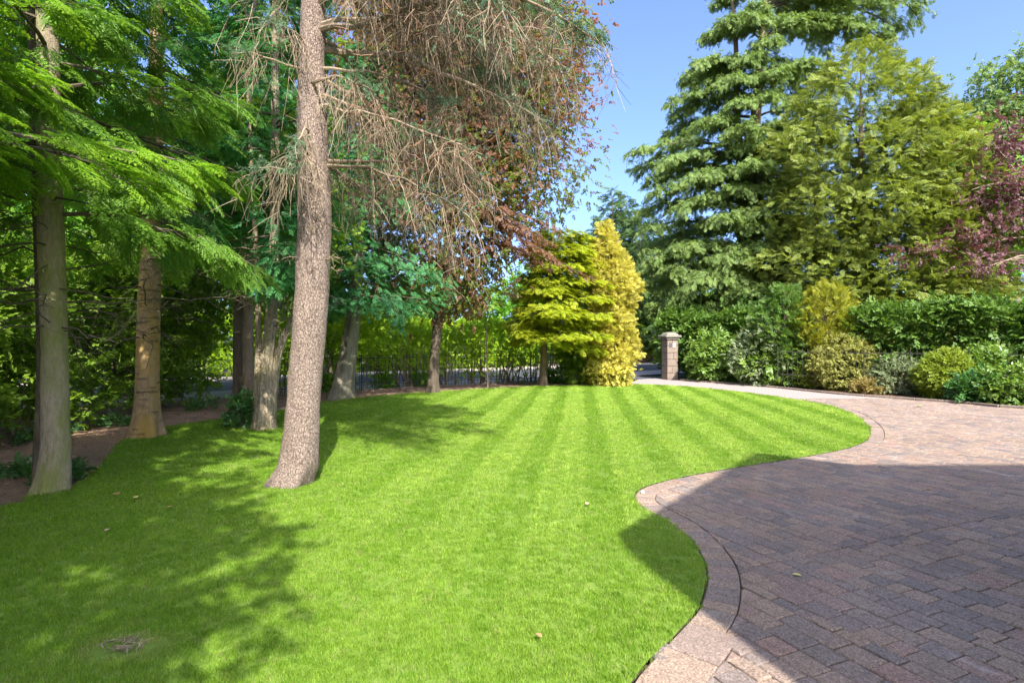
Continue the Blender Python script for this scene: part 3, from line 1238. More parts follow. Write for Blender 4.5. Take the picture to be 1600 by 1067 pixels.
HX0, HXM, HX1, HY = 2.30, 5.64, 8.98, -.86
hs = thing('house', 'red brick villa with slate gables behind the viewer at the edge of the driveway', 'house', (9, -4, 0))
wl = MB()
prism(wl, HX0, HX1, HY - .4, HY, 5.5, 8.82, 'y')
wl.build('gable_front_wall', M['brick'], hs)
wl = MB()
prism(wl, 3.9, 7.4, -6.5, HY - .405, 5.2, 7.6, 'y')
wl.build('wing_wall', M['brick'], hs)
wl = MB()
prism(wl, 7.3, 20, -7.6, -.95, 8.0, 11.6, 'x')
wl.build('main_wall', M['brick'], hs)
rf = MB()
slab(rf, (3.8, -6.6, 5.2), (3.8, HY - .41, 5.2), (5.65, HY - .41, 7.65), (5.65, -6.6, 7.65))
slab(rf, (5.65, -6.6, 7.65), (5.65, HY - .41, 7.65), (7.5, HY - .41, 5.2), (7.5, -6.6, 5.2))
rf.build('gable_roof', M['slate'], hs)
rf = MB()
slab(rf, (7.2, -.93, 8.02), (20.2, -.93, 8.02), (20.2, -4.27, 11.64), (7.2, -4.27, 11.64))
slab(rf, (7.2, -4.27, 11.64), (20.2, -4.27, 11.64), (20.2, -7.7, 8.0), (7.2, -7.7, 8.0))
rf.build('main_roof', M['slate'], hs)
for wx, wz in ((4.2, 1.5), (7.0, 1.5), (4.2, 4.2), (7.0, 4.2), (11.5, 1.5), (15, 1.5), (11.5, 4.6), (15, 4.6)):
    yy = HY if wx < 9 else -.95
    w_ = MB()
    box(w_, (wx, yy + .02, wz), (1.3, .08, 1.6))
    fr = w_.build('window', M['white'], hs)
    for dx in (-.31, .31):
        g_ = MB()
        box(g_, (wx + dx, yy + .07, wz), (.54, .03, 1.44))
        org = A(hs.location)
        go_ = g_.build('pane', M['glass'], None)
        go_.parent = fr
        go_.location = -org

# ------------------------------------------------------------------ gate pillars, wall, railings, kerb
M['stone'] = plain('weathered_sandstone', (.12, .095, .08), (.27, .21, .165), 5, .95, .8, .04)
M['stone_dark'] = plain('lichened_capstone', (.13, .12, .10), (.24, .22, .18), 9, .95, .6, .03)
M['stone_warm'] = plain('warm_sandstone', (.22, .13, .085), (.38, .24, .16), 6, .95, .7, .03)


def stone_block(mb, c, size, rz=0, seed=0, b=.012):
    """block with chamfered edges and slightly uneven faces"""
    sx, sy, sz = A(size) / 2
    r = random.Random(seed)
    V, ids = [], {}
    for ax, (x, y, z) in (('x', (sx, sy - b, sz - b)), ('y', (sx - b, sy, sz - b)), ('z', (sx - b, sy - b, sz))):
        for i in (-1, 1):
            for j in (-1, 1):
                for k in (-1, 1):
                    ids[(ax, i, j, k)] = len(V)
                    V.append([i * x + r.uniform(-.003, .003), j * y + r.uniform(-.003, .003), k * z + r.uniform(-.002, .002)])
    q, t = [], []
    for s_ in (-1, 1):
        q += [[ids[('x', s_, -1, -1)], ids[('x', s_, 1, -1)], ids[('x', s_, 1, 1)], ids[('x', s_, -1, 1)]],
              [ids[('y', -1, s_, -1)], ids[('y', 1, s_, -1)], ids[('y', 1, s_, 1)], ids[('y', -1, s_, 1)]],
              [ids[('z', -1, -1, s_)], ids[('z', 1, -1, s_)], ids[('z', 1, 1, s_)], ids[('z', -1, 1, s_)]]]
        for u in (-1, 1):
            q += [[ids[('x', s_, u, -1)], ids[('x', s_, u, 1)], ids[('y', s_, u, 1)], ids[('y', s_, u, -1)]],
                  [ids[('x', s_, -1, u)], ids[('x', s_, 1, u)], ids[('z', s_, 1, u)], ids[('z', s_, -1, u)]],
                  [ids[('y', -1, s_, u)], ids[('y', 1, s_, u)], ids[('z', 1, s_, u)], ids[('z', -1, s_, u)]]]
            for v in (-1, 1):
                t.append([ids[('x', s_, u, v)], ids[('y', s_, u, v)], ids[('z', s_, u, v)]])
    V = np.array(V)
    if rz:
        V = V @ A([[cos(rz), sin(rz), 0], [-sin(rz), cos(rz), 0], [0, 0, 1]])
    n0 = mb.n
    mb.add(V + A(c), np.array(q))
    mb.F3.append(np.array(t) + n0)


def pillar(loc, label, w, h, ncourse, mat, cap=True, rz=0.0, plaque=False):
    t = thing('gate_pillar', label, 'pillar', (*loc, 0))
    hh = h / ncourse
    for i in range(ncourse):
        z = (i + .5) * hh
        gx = w * random.Random(i * 7 + 1).uniform(.4, .6)
        for (a, b) in ((-w / 2, -w / 2 + gx), (-w / 2 + gx, w / 2)) if i % 2 else ((-w / 2, w / 2),):
            mb = MB()
            cx = (a + b) / 2
            off = A([cx * cos(rz), cx * sin(rz), 0])
            stone_block(mb, A([*loc, z]) + off, (b - a - .006, w, hh - .008), rz, seed=i)
            mb.build('stone_block', mat, t)
    if cap:
        mb = MB()
        stone_block(mb, (*loc, h + .035), (w + .10, w + .10, .07), rz, 3)
        mb.build('necking', M['stone_dark'], t)
        mb = MB()
        stone_block(mb, (*loc, h + .12), (w + .22, w + .22, .10), rz, 4, .025)
        cp = mb.build('capstone', M['stone_dark'], t)
        mb = MB()
        a = w / 2 + .02
        b_ = w * .22
        V = A([[x * a, y * a, h + .172] for y in (-1, 1) for x in (-1, 1)] + [[x * a * .9, y * a * .9, h + .225] for y in (-1, 1) for x in (-1, 1)] + [[x * b_, y * b_, h + .29] for y in (-1, 1) for x in (-1, 1)])
        R_ = A([[cos(rz), sin(rz), 0], [-sin(rz), cos(rz), 0], [0, 0, 1]])
        V = V @ R_ + A([*loc, 0])
        Fq = []
        for l in (0, 4):
            Fq += [[l, l + 1, l + 5, l + 4], [l + 1, l + 3, l + 7, l + 5], [l + 3, l + 2, l + 6, l + 7], [l + 2, l, l + 4, l + 6]]
        Fq.append([8, 9, 11, 10])
        mb.add(V, np.array(Fq))
        mb.build('cap_pyramid', M['stone_dark'], t)
    if plaque:
        for px_, pw, c_ in ((-.10, .10, M['slate']), (.06, .12, M['stone_plate'])):
            mb = MB()
            off = A([px_ * cos(rz) + .5 * (w + .012) * sin(rz), px_ * sin(rz) - .5 * (w + .012) * cos(rz), 0])
            box(mb, A([*loc, h - .22]) + off, (pw, .02, .16), rz)
            mb.build('name_plate', c_, t)
    return t


M['stone_plate'] = plain('pale_plate', (.45, .43, .4), (.55, .53, .5), 20, .7, .1)
gp = G(1046.5, 592.5)
pillar(gp, 'square sandstone gate pillar with stepped capstone at the end of the driveway', .46, 1.58, 6, M['stone'], True, radians(14), True)
far_gp = P(991, 565, 41.5)
pillar(far_gp[:2], 'far warm brown stone gatepost across the road beside the golden conifer', .85, 2.0, 5, M['stone_warm'], True, radians(37))
# low wall across the road
wt = thing('garden_wall', 'low coursed stone wall across the road seen through the gate', 'wall', (far_gp[0] + 1.5, far_gp[1] + 1.2, 0))
wr = random.Random(3)
for ci in range(4):
    sv = 0.55
    while sv < 9.5:
        L = wr.uniform(.45, .9)
        c2 = far_gp[:2] + RD * (sv + L / 2)
        mb = MB()
        stone_block(mb, (*c2, .13 + ci * .25 - .05), (L - .012, .38, .238), math.atan2(RD[1], RD[0]), wr.randint(0, 99))
        mb.build('wall_stone', M['stone_warm'] if wr.random() < .5 else M['stone'], wt)
        sv += L
mb = MB()
c2 = far_gp[:2] + RD * 5.0
stone_block(mb, (*c2, 1.125), (9.0, .48, .09), math.atan2(RD[1], RD[0]), 5)
mb.build('coping', M['stone_dark'], wt)


def railing(p0, p1, h, sp, label, z0=0.0, top2=.12, low=.16, r=.009):
    p0, p1 = A(p0, float) if False else np.asarray(p0, float), np.asarray(p1, float)
    L = np.linalg.norm(p1 - p0)
    d = (p1 - p0) / L
    t = thing('iron_railing', label, 'railing', (*((p0 + p1) / 2), z0))
    r = .0065
    mb = MB()
    tubes(mb, A([[[0, 0, -.05], [0, 0, h - .06], [0, 0, h - .045], [0, 0, h]]]), A([[r, r, r * 1.7, r * .2]]), 6)
    bar = mesh_np('bar', np.concatenate(mb.V), np.concatenate(mb.F4), M['iron'])
    n = int(L / sp)
    org = A(t.location)
    for i in range(n + 1):
        q = p0 + d * L * i / n
        o = link('bar', bar, t, (q[0] - org[0], q[1] - org[1], 0))
    for z in (low, h - top2):
        mb = MB()
        c = (p0 + p1) / 2
        box(mb, (*c, z0 + z), (L, .010, .022), math.atan2(d[1], d[0]))
        mb.build('rail', M['iron'], t)
    npost = max(2, int(L / 2.4))
    for i in range(npost + 1):
        q = p0 + d * L * i / npost
        mb = MB()
        box(mb, (q[0] + .02 * d[1], q[1] - .02 * d[0], z0 + h / 2), (.024, .024, h + .10), math.atan2(d[1], d[0]))
        mb.build('post', M['iron'], t)
    return t


railing((-7.4, 15.6), (-2.0, 19.9), 1.12, .125, 'black iron railing behind the tree trunks along the left boundary', -.02)
railing((-2.0, 19.9), (3.4, 22.6), 1.12, .125, 'black iron railing behind the golden tree beside the road', -.02)
railing((8.7, 18.6), (13.9, 13.4), 1.0, .15, 'black iron railing half buried in the shrubs right of the driveway', .28)
# low retaining wall under the right railing
rw = thing('retaining_wall', 'low brown stone footing under the railing on the right', 'wall', (13.3, 14.0, 0))
p0, p1 = A([11.9, 15.4]), A([15.6, 11.7])
d_ = nrm(p1 - p0)
sv = 0
while sv < 5.2:
    L = wr.uniform(.35, .6)
    for ci in range(2):
        c2 = p0 + d_ * (sv + L / 2)
        mb = MB()
        stone_block(mb, (*c2, .06 + ci * .15), (L - .01, .26, .142), math.atan2(d_[1], d_[0]), wr.randint(0, 99))
        mb.build('wall_stone', M['stone_warm'], rw)
    sv += L
# edging stones of the planting bed
ks = thing('bed_edging', 'line of low kerb stones between driveway and shrub bed', 'kerb', (*OUTER[len(OUTER) // 2], 0))
ol = np.concatenate([[0], np.cumsum(np.linalg.norm(np.diff(OUTER, axis=0), axis=1))])
sv = 0.0
while sv < ol[-1] - .5:
    L = .6
    q0 = A([np.interp(sv, ol, OUTER[:, i]) for i in (0, 1)])
    q1 = A([np.interp(sv + L, ol, OUTER[:, i]) for i in (0, 1)])
    c2 = (q0 + q1) / 2
    mb = MB()
    stone_block(mb, (*c2, .0), (np.linalg.norm(q1 - q0) - .012, .07, .10), math.atan2(q1[1] - q0[1], q1[0] - q0[0]), wr.randint(0, 99))
    mb.build('kerb_stone', M['stone'], ks)
    sv += L

# ------------------------------------------------------------------ tree building blocks
Z = A([0., 0., 1.])


def bough_paths(p0, az, L, e0, sag, npt=7, wig=.04):
    p0, az, L, e0, sag = [np.asarray(v, float) for v in (p0, az, L, e0, sag)]
    N = len(az)
    t = np.linspace(0, 1, npt)
    fwd = np.column_stack([np.cos(az), np.sin(az), np.zeros(N)])
    h = np.cos(e0)[:, None] * L[:, None] * t
    z = np.sin(e0)[:, None] * L[:, None] * t - (sag * L)[:, None] * t ** 2
    w = rng.normal(0, wig, (N, npt, 3)) * L[:, None, None]
    w[:, 0] = 0
    w = np.cumsum(w, 1) * .4
    return p0[:, None] + fwd[:, None] * h[..., None] + Z * z[..., None] + w


def path_eval(paths, idx, t):
    n = paths.shape[1]
    f = np.clip(t, 0, .999) * (n - 1)
    i = f.astype(int)
    fr = (f - i)[:, None]
    return paths[idx, i] * (1 - fr) + paths[idx, i + 1] * fr, nrm(paths[idx, np.minimum(i + 1, n - 1)] - paths[idx, i] + 1e-6)


def bough_foliage(mb, paths, L, per_m, fan, tm, size, hang=.3, t0=.15, lift=0.0, upj=.25, rshift=0.0, flat=0.04):
    """flat layered fronds along each bough"""
    N = len(L)
    cnt = np.maximum(3, (per_m * L).astype(int))
    idx = np.repeat(np.arange(N), cnt)
    n = len(idx)
    t = t0 + (1 - t0) * rng.random(n) ** .85
    u = rng.uniform(-1, 1, n)
    p, tg = path_eval(paths, idx, t)
    sd = nrm(np.cross(tg, Z) + 1e-6)
    wid = fan * L[idx] * (1.0 - t ** 2.2) * np.clip(t * 3, .25, 1)
    pos = p + sd * (u * wid)[:, None] + Z * (-.18 * np.abs(u * wid) + rng.normal(0, flat, n) + lift)[:, None]
    d = tg * (.5 + .5 * t)[:, None] + sd * (u * .9)[:, None] + rng.normal(0, .22, (n, 3)) - Z * (hang * rng.uniform(.4, 1.4, n))[:, None]
    up = Z + rng.normal(0, upj, (n, 3))
    s = size * rng.uniform(.7, 1.25, n) * (1.1 - .35 * t)
    place(mb, tm, pos, d, up, s, np.clip(rng.random(n) * .7 + .25 * np.sin(idx * 2.3)+ .15 + rshift, 0, 1))
    return idx, pos


def comb_foliage(fo, br, paths, L, m_side, per, fan, tm, size, hang=.4, t0=.2, jit=.05, ang=.75):
    """boughs feathered with side branches; sprays follow each side branch and hang from its tip"""
    N = len(L)
    k = m_side * 2 + 1
    bi = np.repeat(np.arange(N), k)
    jj = np.tile(np.arange(k), N)
    sdn = np.where(jj == k - 1, 0.0, np.where(jj % 2, 1.0, -1.0))
    t = np.where(jj == k - 1, .93, t0 + (.97 - t0) * (jj // 2 + rng.random(len(jj)) * .8) / m_side)
    p, tg = path_eval(paths, bi, np.clip(t, 0, .98))
    sd = nrm(np.cross(tg, Z) + 1e-6)
    ln = fan * L[bi] * (1.05 - t) ** .55 * np.clip(t * 2.5, .45, 1) * rng.uniform(.55, 1.25, len(jj)) + .25
    dv = nrm(sd * sdn[:, None] * ang + tg * .75 + rng.normal(0, .15, (len(jj), 3)) + Z * rng.normal(.02, .12, len(jj))[:, None])
    ts = np.linspace(0, 1, 5)
    drp = hang * ln * rng.uniform(.5, 1.4, len(jj))
    q = p[:, None] + dv[:, None] * (ln[:, None] * ts[None])[..., None] - Z * (drp[:, None] * ts[None] ** 2)[..., None]
    if br is not None:
        tubes(br, q, (.010 + .006 * ln)[:, None] * np.linspace(1, .25, 5)[None], 3)
    cnt = np.maximum(3, (per * ln).astype(int))
    ci = np.repeat(np.arange(len(jj)), cnt)
    n = len(ci)
    w = rng.random(n) ** .75
    pos, tq = path_eval(q, ci, w)
    side = np.cross(tq, Z) * rng.choice([-1, 1], n)[:, None] * rng.uniform(.2, 1.0, n)[:, None]
    pos = pos + rng.normal(0, jit, (n, 3)) + Z * jit * .6
    d = tq * .8 + side + rng.normal(0, .2, (n, 3)) - Z * (.35 * rng.random(n) + .35 * w)[:, None]
    place(fo, tm, pos, d, Z + rng.normal(0, .35, (n, 3)), size * rng.uniform(.6, 1.3, n) * (1.1 - .4 * w), np.clip(.5 + .2 * np.sin(ci * 1.7) + rng.normal(0, .22, n), 0, 1))


def conifer(name, label, cat, base, trunk_path, trunk_rad, bark_m, fol_m, zr, nb, Lfun, e0=(-.1, .3), sag=.25, per_m=10, fan=.4, tm=None, size=.4,
            hang=.3, group=None, twig_m='twig_dark', azbias=None, trunk_kw=None, lift=0., branch_r=.012, deadz=None, top=None, upj=.25, flat=.04, azrange=None, t0=.15):
    base = np.asarray(base, float)
    t = thing(name, label, cat, (base[0], base[1], 0), group)
    mb = MB()
    trunk_geo(mb, trunk_path, trunk_rad, **(trunk_kw or {}))
    mb.build('trunk', M[bark_m], t, smooth=True)
    tp = np.asarray(trunk_path, float)
    z = zr[0] + (zr[1] - zr[0]) * (np.arange(nb) + rng.random(nb)) / nb
    az = np.arange(nb) * 2.399 + rng.normal(0, .3, nb)
    if azrange is not None:
        az = rng.uniform(azrange[0], azrange[1], nb)
    L = np.array([Lfun(a, b) for a, b in zip((z - zr[0]) / (zr[1] - zr[0]), az)]) * rng.uniform(.75, 1.15, nb)
    e = rng.uniform(e0[0], e0[1], nb)
    p0 = np.column_stack([np.interp(z, tp[:, 2], tp[:, i]) for i in (0, 1)] + [z])
    paths = bough_paths(p0, az, L, e, np.full(nb, sag) * rng.uniform(.6, 1.3, nb))
    br = MB()
    tubes(br, paths, (branch_r * L)[:, None] * np.linspace(1, .15, 7)[None], 5)
    # side branchlets
    k = 5
    idx = np.repeat(np.arange(nb), 2 * k)
    tt = rng.uniform(.2, .9, len(idx))
    pp, tg = path_eval(paths, idx, tt)
    sd = np.cross(tg, Z) * np.where(np.arange(len(idx)) % 2, 1, -1)[:, None]
    LL = fan * L[idx] * (1 - tt ** 2.2) * rng.uniform(.6, 1, len(idx))
    q = pp[:, None] + (nrm(sd + tg * .6) * LL[:, None])[:, None] * np.linspace(0, 1, 4)[None, :, None] - Z * (.22 * LL)[:, None, None] * (np.linspace(0, 1, 4) ** 2)[None, :, None]
    tubes(br, q, (.005 + .006 * LL)[:, None] * np.linspace(1, .2, 4)[None], 3)
    br.build('branches', M[twig_m], t)
    fo = FO()
    bough_foliage(fo, paths, L, per_m, fan, tm or FROND, size, hang, lift=lift, upj=upj, flat=flat, t0=t0)
    if top is not None:
        # leader
        n = 26
        zz = rng.uniform(zr[1] - .9, zr[1] + top, n)
        place(fo, tm or FROND, np.column_stack([np.full(n, p0[-1, 0]), np.full(n, p0[-1, 1]), zz]), rand_dir(n) * .8 + Z * .5, Z + rng.normal(0, .3, (n, 3)), size)
    fo.build('crown', M[fol_m], t)
    if deadz is not None:
        dead_twigs(t, tp, deadz)
    return t


def dead_twigs(t, tp, spec):
    """bare dead side branches on a trunk: (z0, z1, count, length, material)"""
    z0, z1, n, Lm, mat = spec
    z = rng.uniform(z0, z1, n)
    p0 = np.column_stack([np.interp(z, tp[:, 2], tp[:, i]) for i in (0, 1)] + [z])
    L = Lm * rng.uniform(.4, 1.2, n)
    az = rng.uniform(0, 2 * pi, n)
    paths = bough_paths(p0, az, L, rng.uniform(-.25, .3, n), rng.uniform(.0, .3, n), 7, .09)
    mb = MB()
    tubes(mb, paths, (.006 * L + .003)[:, None] * np.linspace(1, .25, 7)[None], 4)
    idx = np.repeat(np.arange(n), 9)
    tt = rng.uniform(.25, 1, len(idx))
    pp, tg = path_eval(paths, idx, tt)
    d = nrm(tg * .6 + rng.normal(0, .6, pp.shape))
    l2 = .3 * L[idx] * rng.uniform(.3, 1, len(idx))
    q = pp[:, None] + (d * l2[:, None])[:, None] * np.linspace(0, 1, 4)[None, :, None] + np.cumsum(rng.normal(0, .015, (len(idx), 4, 3)), 1)
    q[:, 0] = pp
    tubes(mb, q, .0028 * np.linspace(1, .4, 4)[None], 3)
    return mb.build('dead_branches', M[mat], t)


def leafy(mb, blobs, nclump, per, cs, tm, size, droop=.2, shell=.55, outw=.7, rs=0.0, upb=1.0, drop=None):
    """clumps of sprigs through ellipsoid blobs [(centre, radii)]"""
    C = np.array([b[0] for b in blobs], float)
    R = np.array([b[1] for b in blobs], float)
    w = (R.prod(1)) ** (2 / 3)
    bi = rng.choice(len(blobs), nclump, p=w / w.sum())
    dd = rand_dir(nclump)
    r = 1 - shell * rng.random(nclump) ** 1.5
    r = r * (1 + .16 * fbm(dd, 2.2, bi[0] * 1.3 + 1))
    cc = C[bi] + R[bi] * dd * r[:, None]
    if drop is not None:
        kk = drop(cc)
        cc, dd, bi = cc[kk], dd[kk], bi[kk]
        nclump = len(cc)
    idx = np.repeat(np.arange(nclump), per)
    n = len(idx)
    pos = cc[idx] + rng.normal(0, 1, (n, 3)) * (cs * A([1, 1, .65]))
    d = dd[idx] * outw + rng.normal(0, .55, (n, 3)) - Z * droop
    up = Z * upb + rng.normal(0, .45, (n, 3)) + dd[idx] * .5
    cl = rng.random(nclump)
    place(mb, tm, pos, d, up, size * rng.uniform(.7, 1.3, n), np.clip(.55 * cl[idx] + .45 * rng.random(n) + rs, 0, 1))
    return cc


def limbs(mb, start, targets, r0, r1=.01, k=5, wob=.12, npt=7, up=.25):
    start = np.asarray(start, float)
    N = len(targets)
    s0 = start if start.ndim == 2 else np.broadcast_to(start, (N, 3))
    t = np.linspace(0, 1, npt)[None, :, None]
    v = targets - s0
    L = np.linalg.norm(v, axis=1)
    q = s0[:, None] + v[:, None] * t + Z * (up * L)[:, None, None] * (t * (1 - t)) * 1.2
    w = np.cumsum(rng.normal(0, wob, (N, npt, 3)) * (L / npt)[:, None, None], 1)
    w[:, 0] = 0
    q = q + w * .5
    tubes(mb, q, np.linspace(1, 0, npt)[None] ** .8 * r0 + r1, k)


def broadleaf(name, label, cat, base, trunk_path, trunk_rad, bark_m, fol, blobs, nlimb=10, group=None, trunk_kw=None, lr=.05, limb_from=None, twig_m=None):
    """fol: list of (material, nclump, per, cs, tm, size, kw) -> each a crown part"""
    base = np.asarray(base, float)
    t = thing(name, label, cat, (base[0], base[1], 0), group)
    mb = MB()
    trunk_geo(mb, trunk_path, trunk_rad, **(trunk_kw or {}))
    mb.build('trunk', M[bark_m], t, smooth=True)
    first = True
    cc = None
    for (fm, nc, per, cs, tm, size, kw) in fol:
        fo = FO()
        c_ = leafy(fo, blobs, nc, per, cs, tm, size, **kw)
        if cc is None:
            cc = c_
        fo.build('crown', M[fm], t)
    if nlimb:
        lb = MB()
        tp = np.asarray(trunk_path, float)
        sel = cc[rng.choice(len(cc), min(nlimb, len(cc)), replace=False)]
        zz = np.clip(rng.uniform(.45, 1, len(sel)) * tp[-1, 2], 0, sel[:, 2] + .3)
        st = np.column_stack([np.interp(zz, tp[:, 2], tp[:, i]) for i in (0, 1)] + [zz])
        limbs(lb, st, sel, lr)
        lb.build('branches', M[twig_m or bark_m], t)
    return t


def shrub(name, label, cat, c, r, fm, nclump, per, cs, tm, size, group=None, stems=10, stem_m='twig_dark', **kw):
    """c = (x, y, zcentre), r = radii"""
    c = np.asarray(c, float)
    t = thing(name, label, cat, (c[0], c[1], 0), group)
    fo = FO()
    cc = leafy(fo, [(c, r)], nclump, per, cs, tm, size, drop=lambda q: q[:, 2] > .03, **kw)
    fo.build('foliage', M[fm], t)
    if stems:
        st = MB()
        sel = cc[rng.choice(len(cc), min(stems, len(cc)), replace=False)]
        s0 = np.column_stack([c[0] + rng.normal(0, r[0] * .15, len(sel)), c[1] + rng.normal(0, r[1] * .15, len(sel)), np.zeros(len(sel)) - .03])
        limbs(st, s0, sel, .012 + .008 * r[2], .004, 4)
        st.build('stems', M[stem_m], t)
    return t


def hedge(name, label, line, th, z0, z1, n, fm, tm, size, cs=.12, per=6, stems=0, stem_m='twig_dark', lumpy=.25, cat='hedge', group=None, bottom_thin=0.0):
    line = np.asarray(line, float)
    cum = np.concatenate([[0], np.cumsum(np.linalg.norm(np.diff(line, axis=0), axis=1))])
    mid = line.mean(0)
    t = thing(name, label, cat, (mid[0], mid[1], 0), group)
    sv = rng.uniform(0, cum[-1], n)
    p = np.column_stack([np.interp(sv, cum, line[:, 0]), np.interp(sv, cum, line[:, 1])])
    q = np.column_stack([np.interp(sv + .05, cum, line[:, 0]), np.interp(sv + .05, cum, line[:, 1])]) - np.column_stack([np.interp(sv - .05, cum, line[:, 0]), np.interp(sv - .05, cum, line[:, 1])])
    tg = nrm(q)
    nv = np.column_stack([tg[:, 1], -tg[:, 0]])
    a = rng.uniform(-1, 1, n)
    a = np.sign(a) * np.abs(a) ** .45
    zz = rng.random(n) ** (1 - .45 * bottom_thin)
    topb = rng.random(n) < .28
    zz = np.where(topb, 1 - .06 * rng.random(n), zz)
    a = np.where(topb, rng.uniform(-1, 1, n), a)
    x3 = np.column_stack([p, zz * (z1 - z0)])
    lump = 1 + lumpy * fbm(x3, .9, 2.0)
    ztop = (z1 - z0) * (1 + .5 * lumpy * fbm(np.column_stack([p, p[:, 0] * 0]), .7, 4.))
    cc = np.column_stack([p + nv * (a * th * lump)[:, None], z0 + zz * ztop])
    out_ = np.column_stack([nv * (a * .9)[:, None], .2 + .8 * topb])
    idx = np.repeat(np.arange(n), per)
    m_ = len(idx)
    pos = cc[idx] + rng.normal(0, cs, (m_, 3))
    d = out_[idx] + rng.normal(0, .55, (m_, 3))
    cl = rng.random(n)
    fo = FO()
    place(fo, tm, pos, d, Z + rng.normal(0, .4, (m_, 3)) + out_[idx] * .6, size * rng.uniform(.7, 1.3, m_), .5 * cl[idx] + .5 * rng.random(m_))
    fo.build('foliage', M[fm], t)
    if stems:
        sb = MB()
        s2 = rng.uniform(0, cum[-1], stems)
        b = np.column_stack([np.interp(s2, cum, line[:, 0]), np.interp(s2, cum, line[:, 1]), np.full(stems, -.05)]) + np.column_stack([rng.normal(0, th * .35, (stems, 2)), np.zeros(stems)])
        tp = b + np.column_stack([rng.normal(0, .3, (stems, 2)), rng.uniform(.5, .95, stems) * z1])
        limbs(sb, b, tp, .018, .005, 4, .15, 8, .0)
        sb.build('stems', M[stem_m], t)
    return t

# ------------------------------------------------------------------ the spruce on the lawn
Y0 = 6.0
sp_path = np.array([P(449, 756, Y0), P(466, 728, Y0), P(471, 680, Y0), P(475, 616, Y0), P(487, 469, Y0), P(492, 340, Y0), P(488, 202, Y0), P(487, 100, Y0), P(490, 0, Y0), P(492, -300, Y0), P(494, -620, Y0)])
sp_path[0, 2] = -.04
sp_rad = np.array([.195, .19, .178, .170, .172, .170, .158, .132, .12, .09, .03])
spruce = thing('spruce_tree', 'tall spruce with scaly pinkish trunk standing on the open lawn', 'tree', (sp_path[0, 0], Y0, 0))
mb = MB()
trunk_geo(mb, sp_path, sp_rad, k=72, m=230, flare=.38, fh=.22, lobes=4, rough=.035, seed=2.0, rf=16)
mb.build('trunk', M['bark_spruce'], spruce, smooth=True)


def sp_at(z):
    return np.column_stack([np.interp(z, sp_path[:, 2], sp_path[:, 0]), np.full(len(z), Y0), z])


nb = 74
z = np.concatenate([rng.uniform(3.35, 4.4, 16), rng.uniform(4.5, 8.8, nb - 16)])
z_b = z
az = np.where(rng.random(nb) < .52, rng.normal(.05, .75, nb), rng.uniform(0, 2 * pi, nb))
rightness = np.clip(np.cos(az), 0, 1)
L = 1.2 + 1.75 * rightness ** .8 + .5 * np.clip(np.sin(az), 0, 1)
L = L * rng.uniform(.6, 1.1, nb)
L[:16] *= .62
e = rng.uniform(-.15, .22, nb)
e[:16] = rng.uniform(-.45, .15, 16)
sg = rng.uniform(.12, .42, nb)
bp = bough_paths(sp_at(z), az, L, e, sg, 9, .05)
for i in range(nb):
    mb = MB()
    tubes(mb, bp[i:i + 1], (.011 * L[i] + .004) * np.linspace(1, .25, 9)[None], 6, rnd=rng.uniform(.2, .9))
    mb.build('branch', M['twig_pale'], spruce)
# hanging branchlets
idx = np.repeat(np.arange(nb), np.maximum(7, (L * 20).astype(int)))
n = len(idx)
tt = rng.uniform(.10, 1, n) ** .8
pp, tg = path_eval(bp, idx, tt)
sd = np.cross(tg, Z) * rng.choice([-1, 1], n)[:, None]
hl = rng.uniform(.2, .85, n) * np.clip(.5 + L[idx] * .25, .5, 1.15)
d0 = nrm(sd * rng.uniform(.1, .9, n)[:, None] + tg * rng.uniform(.1, .9, n)[:, None] + rng.normal(0, .2, (n, 3)))
ts = np.linspace(0, 1, 7)
hq = pp[:, None] + d0[:, None] * (hl * .42)[:, None, None] * (ts ** .8)[None, :, None] - Z * (hl * .85)[:, None, None] * (ts ** 1.5)[None, :, None]
hq += np.cumsum(rng.normal(0, .012, (n, 7, 3)), 1) * (ts > 0)[None, :, None]
tw = MB()
tubes(tw, hq, .0040 * np.linspace(1, .45, 7)[None] * rng.uniform(.7, 1.3, n)[:, None], 3)
i2 = np.repeat(np.arange(n), 4)
t2 = rng.uniform(.15, .95, len(i2))
p2, g2 = path_eval(hq, i2, t2)
d2 = nrm(g2 * .5 + rng.normal(0, .55, p2.shape) - Z * .25)
l2 = rng.uniform(.08, .34, len(i2))
q2 = p2[:, None] + (d2 * l2[:, None])[:, None] * np.linspace(0, 1, 4)[None, :, None] + np.cumsum(rng.normal(0, .008, (len(i2), 4, 3)), 1) - Z * (.25 * l2)[:, None, None] * (np.linspace(0, 1, 4) ** 2)[None, :, None]
q2[:, 0] = p2
tubes(tw, q2, .0027 * np.linspace(1, .5, 4)[None], 3)
tw.build('twigs', M['twig_pale'], spruce)
# rusty dead twiglets and the few living tufts at the outer ends
ru = MB()
far_i = np.nonzero((pp[:, 0] - Y0 * 0 > -1.6) & (rng.random(n) < .75))[0]
i3 = np.repeat(far_i, 7)
t3 = rng.uniform(.1, 1, len(i3))
p3, g3 = path_eval(hq, i3, t3)
d3 = nrm(g3 * .7 + rng.normal(0, .6, p3.shape))
l3 = rng.uniform(.05, .2, len(i3))
q3 = p3[:, None] + (d3 * l3[:, None])[:, None] * np.linspace(0, 1, 3)[None, :, None] + rng.normal(0, .012, (len(i3), 3, 3))
tubes(ru, q3, .0030 * np.linspace(1, .6, 3)[None], 3)
ru.build('rusty_twigs', M['twig_rust'], spruce)
ne = FO()
live = np.nonzero((tt > .72) & (L[idx] > 1.4) & (pp[:, 2] > 3.6) & (rng.random(n) < .6))[0]
i4 = np.repeat(live, 5)
p4, g4 = path_eval(hq, i4, rng.uniform(0, 1, len(i4)))
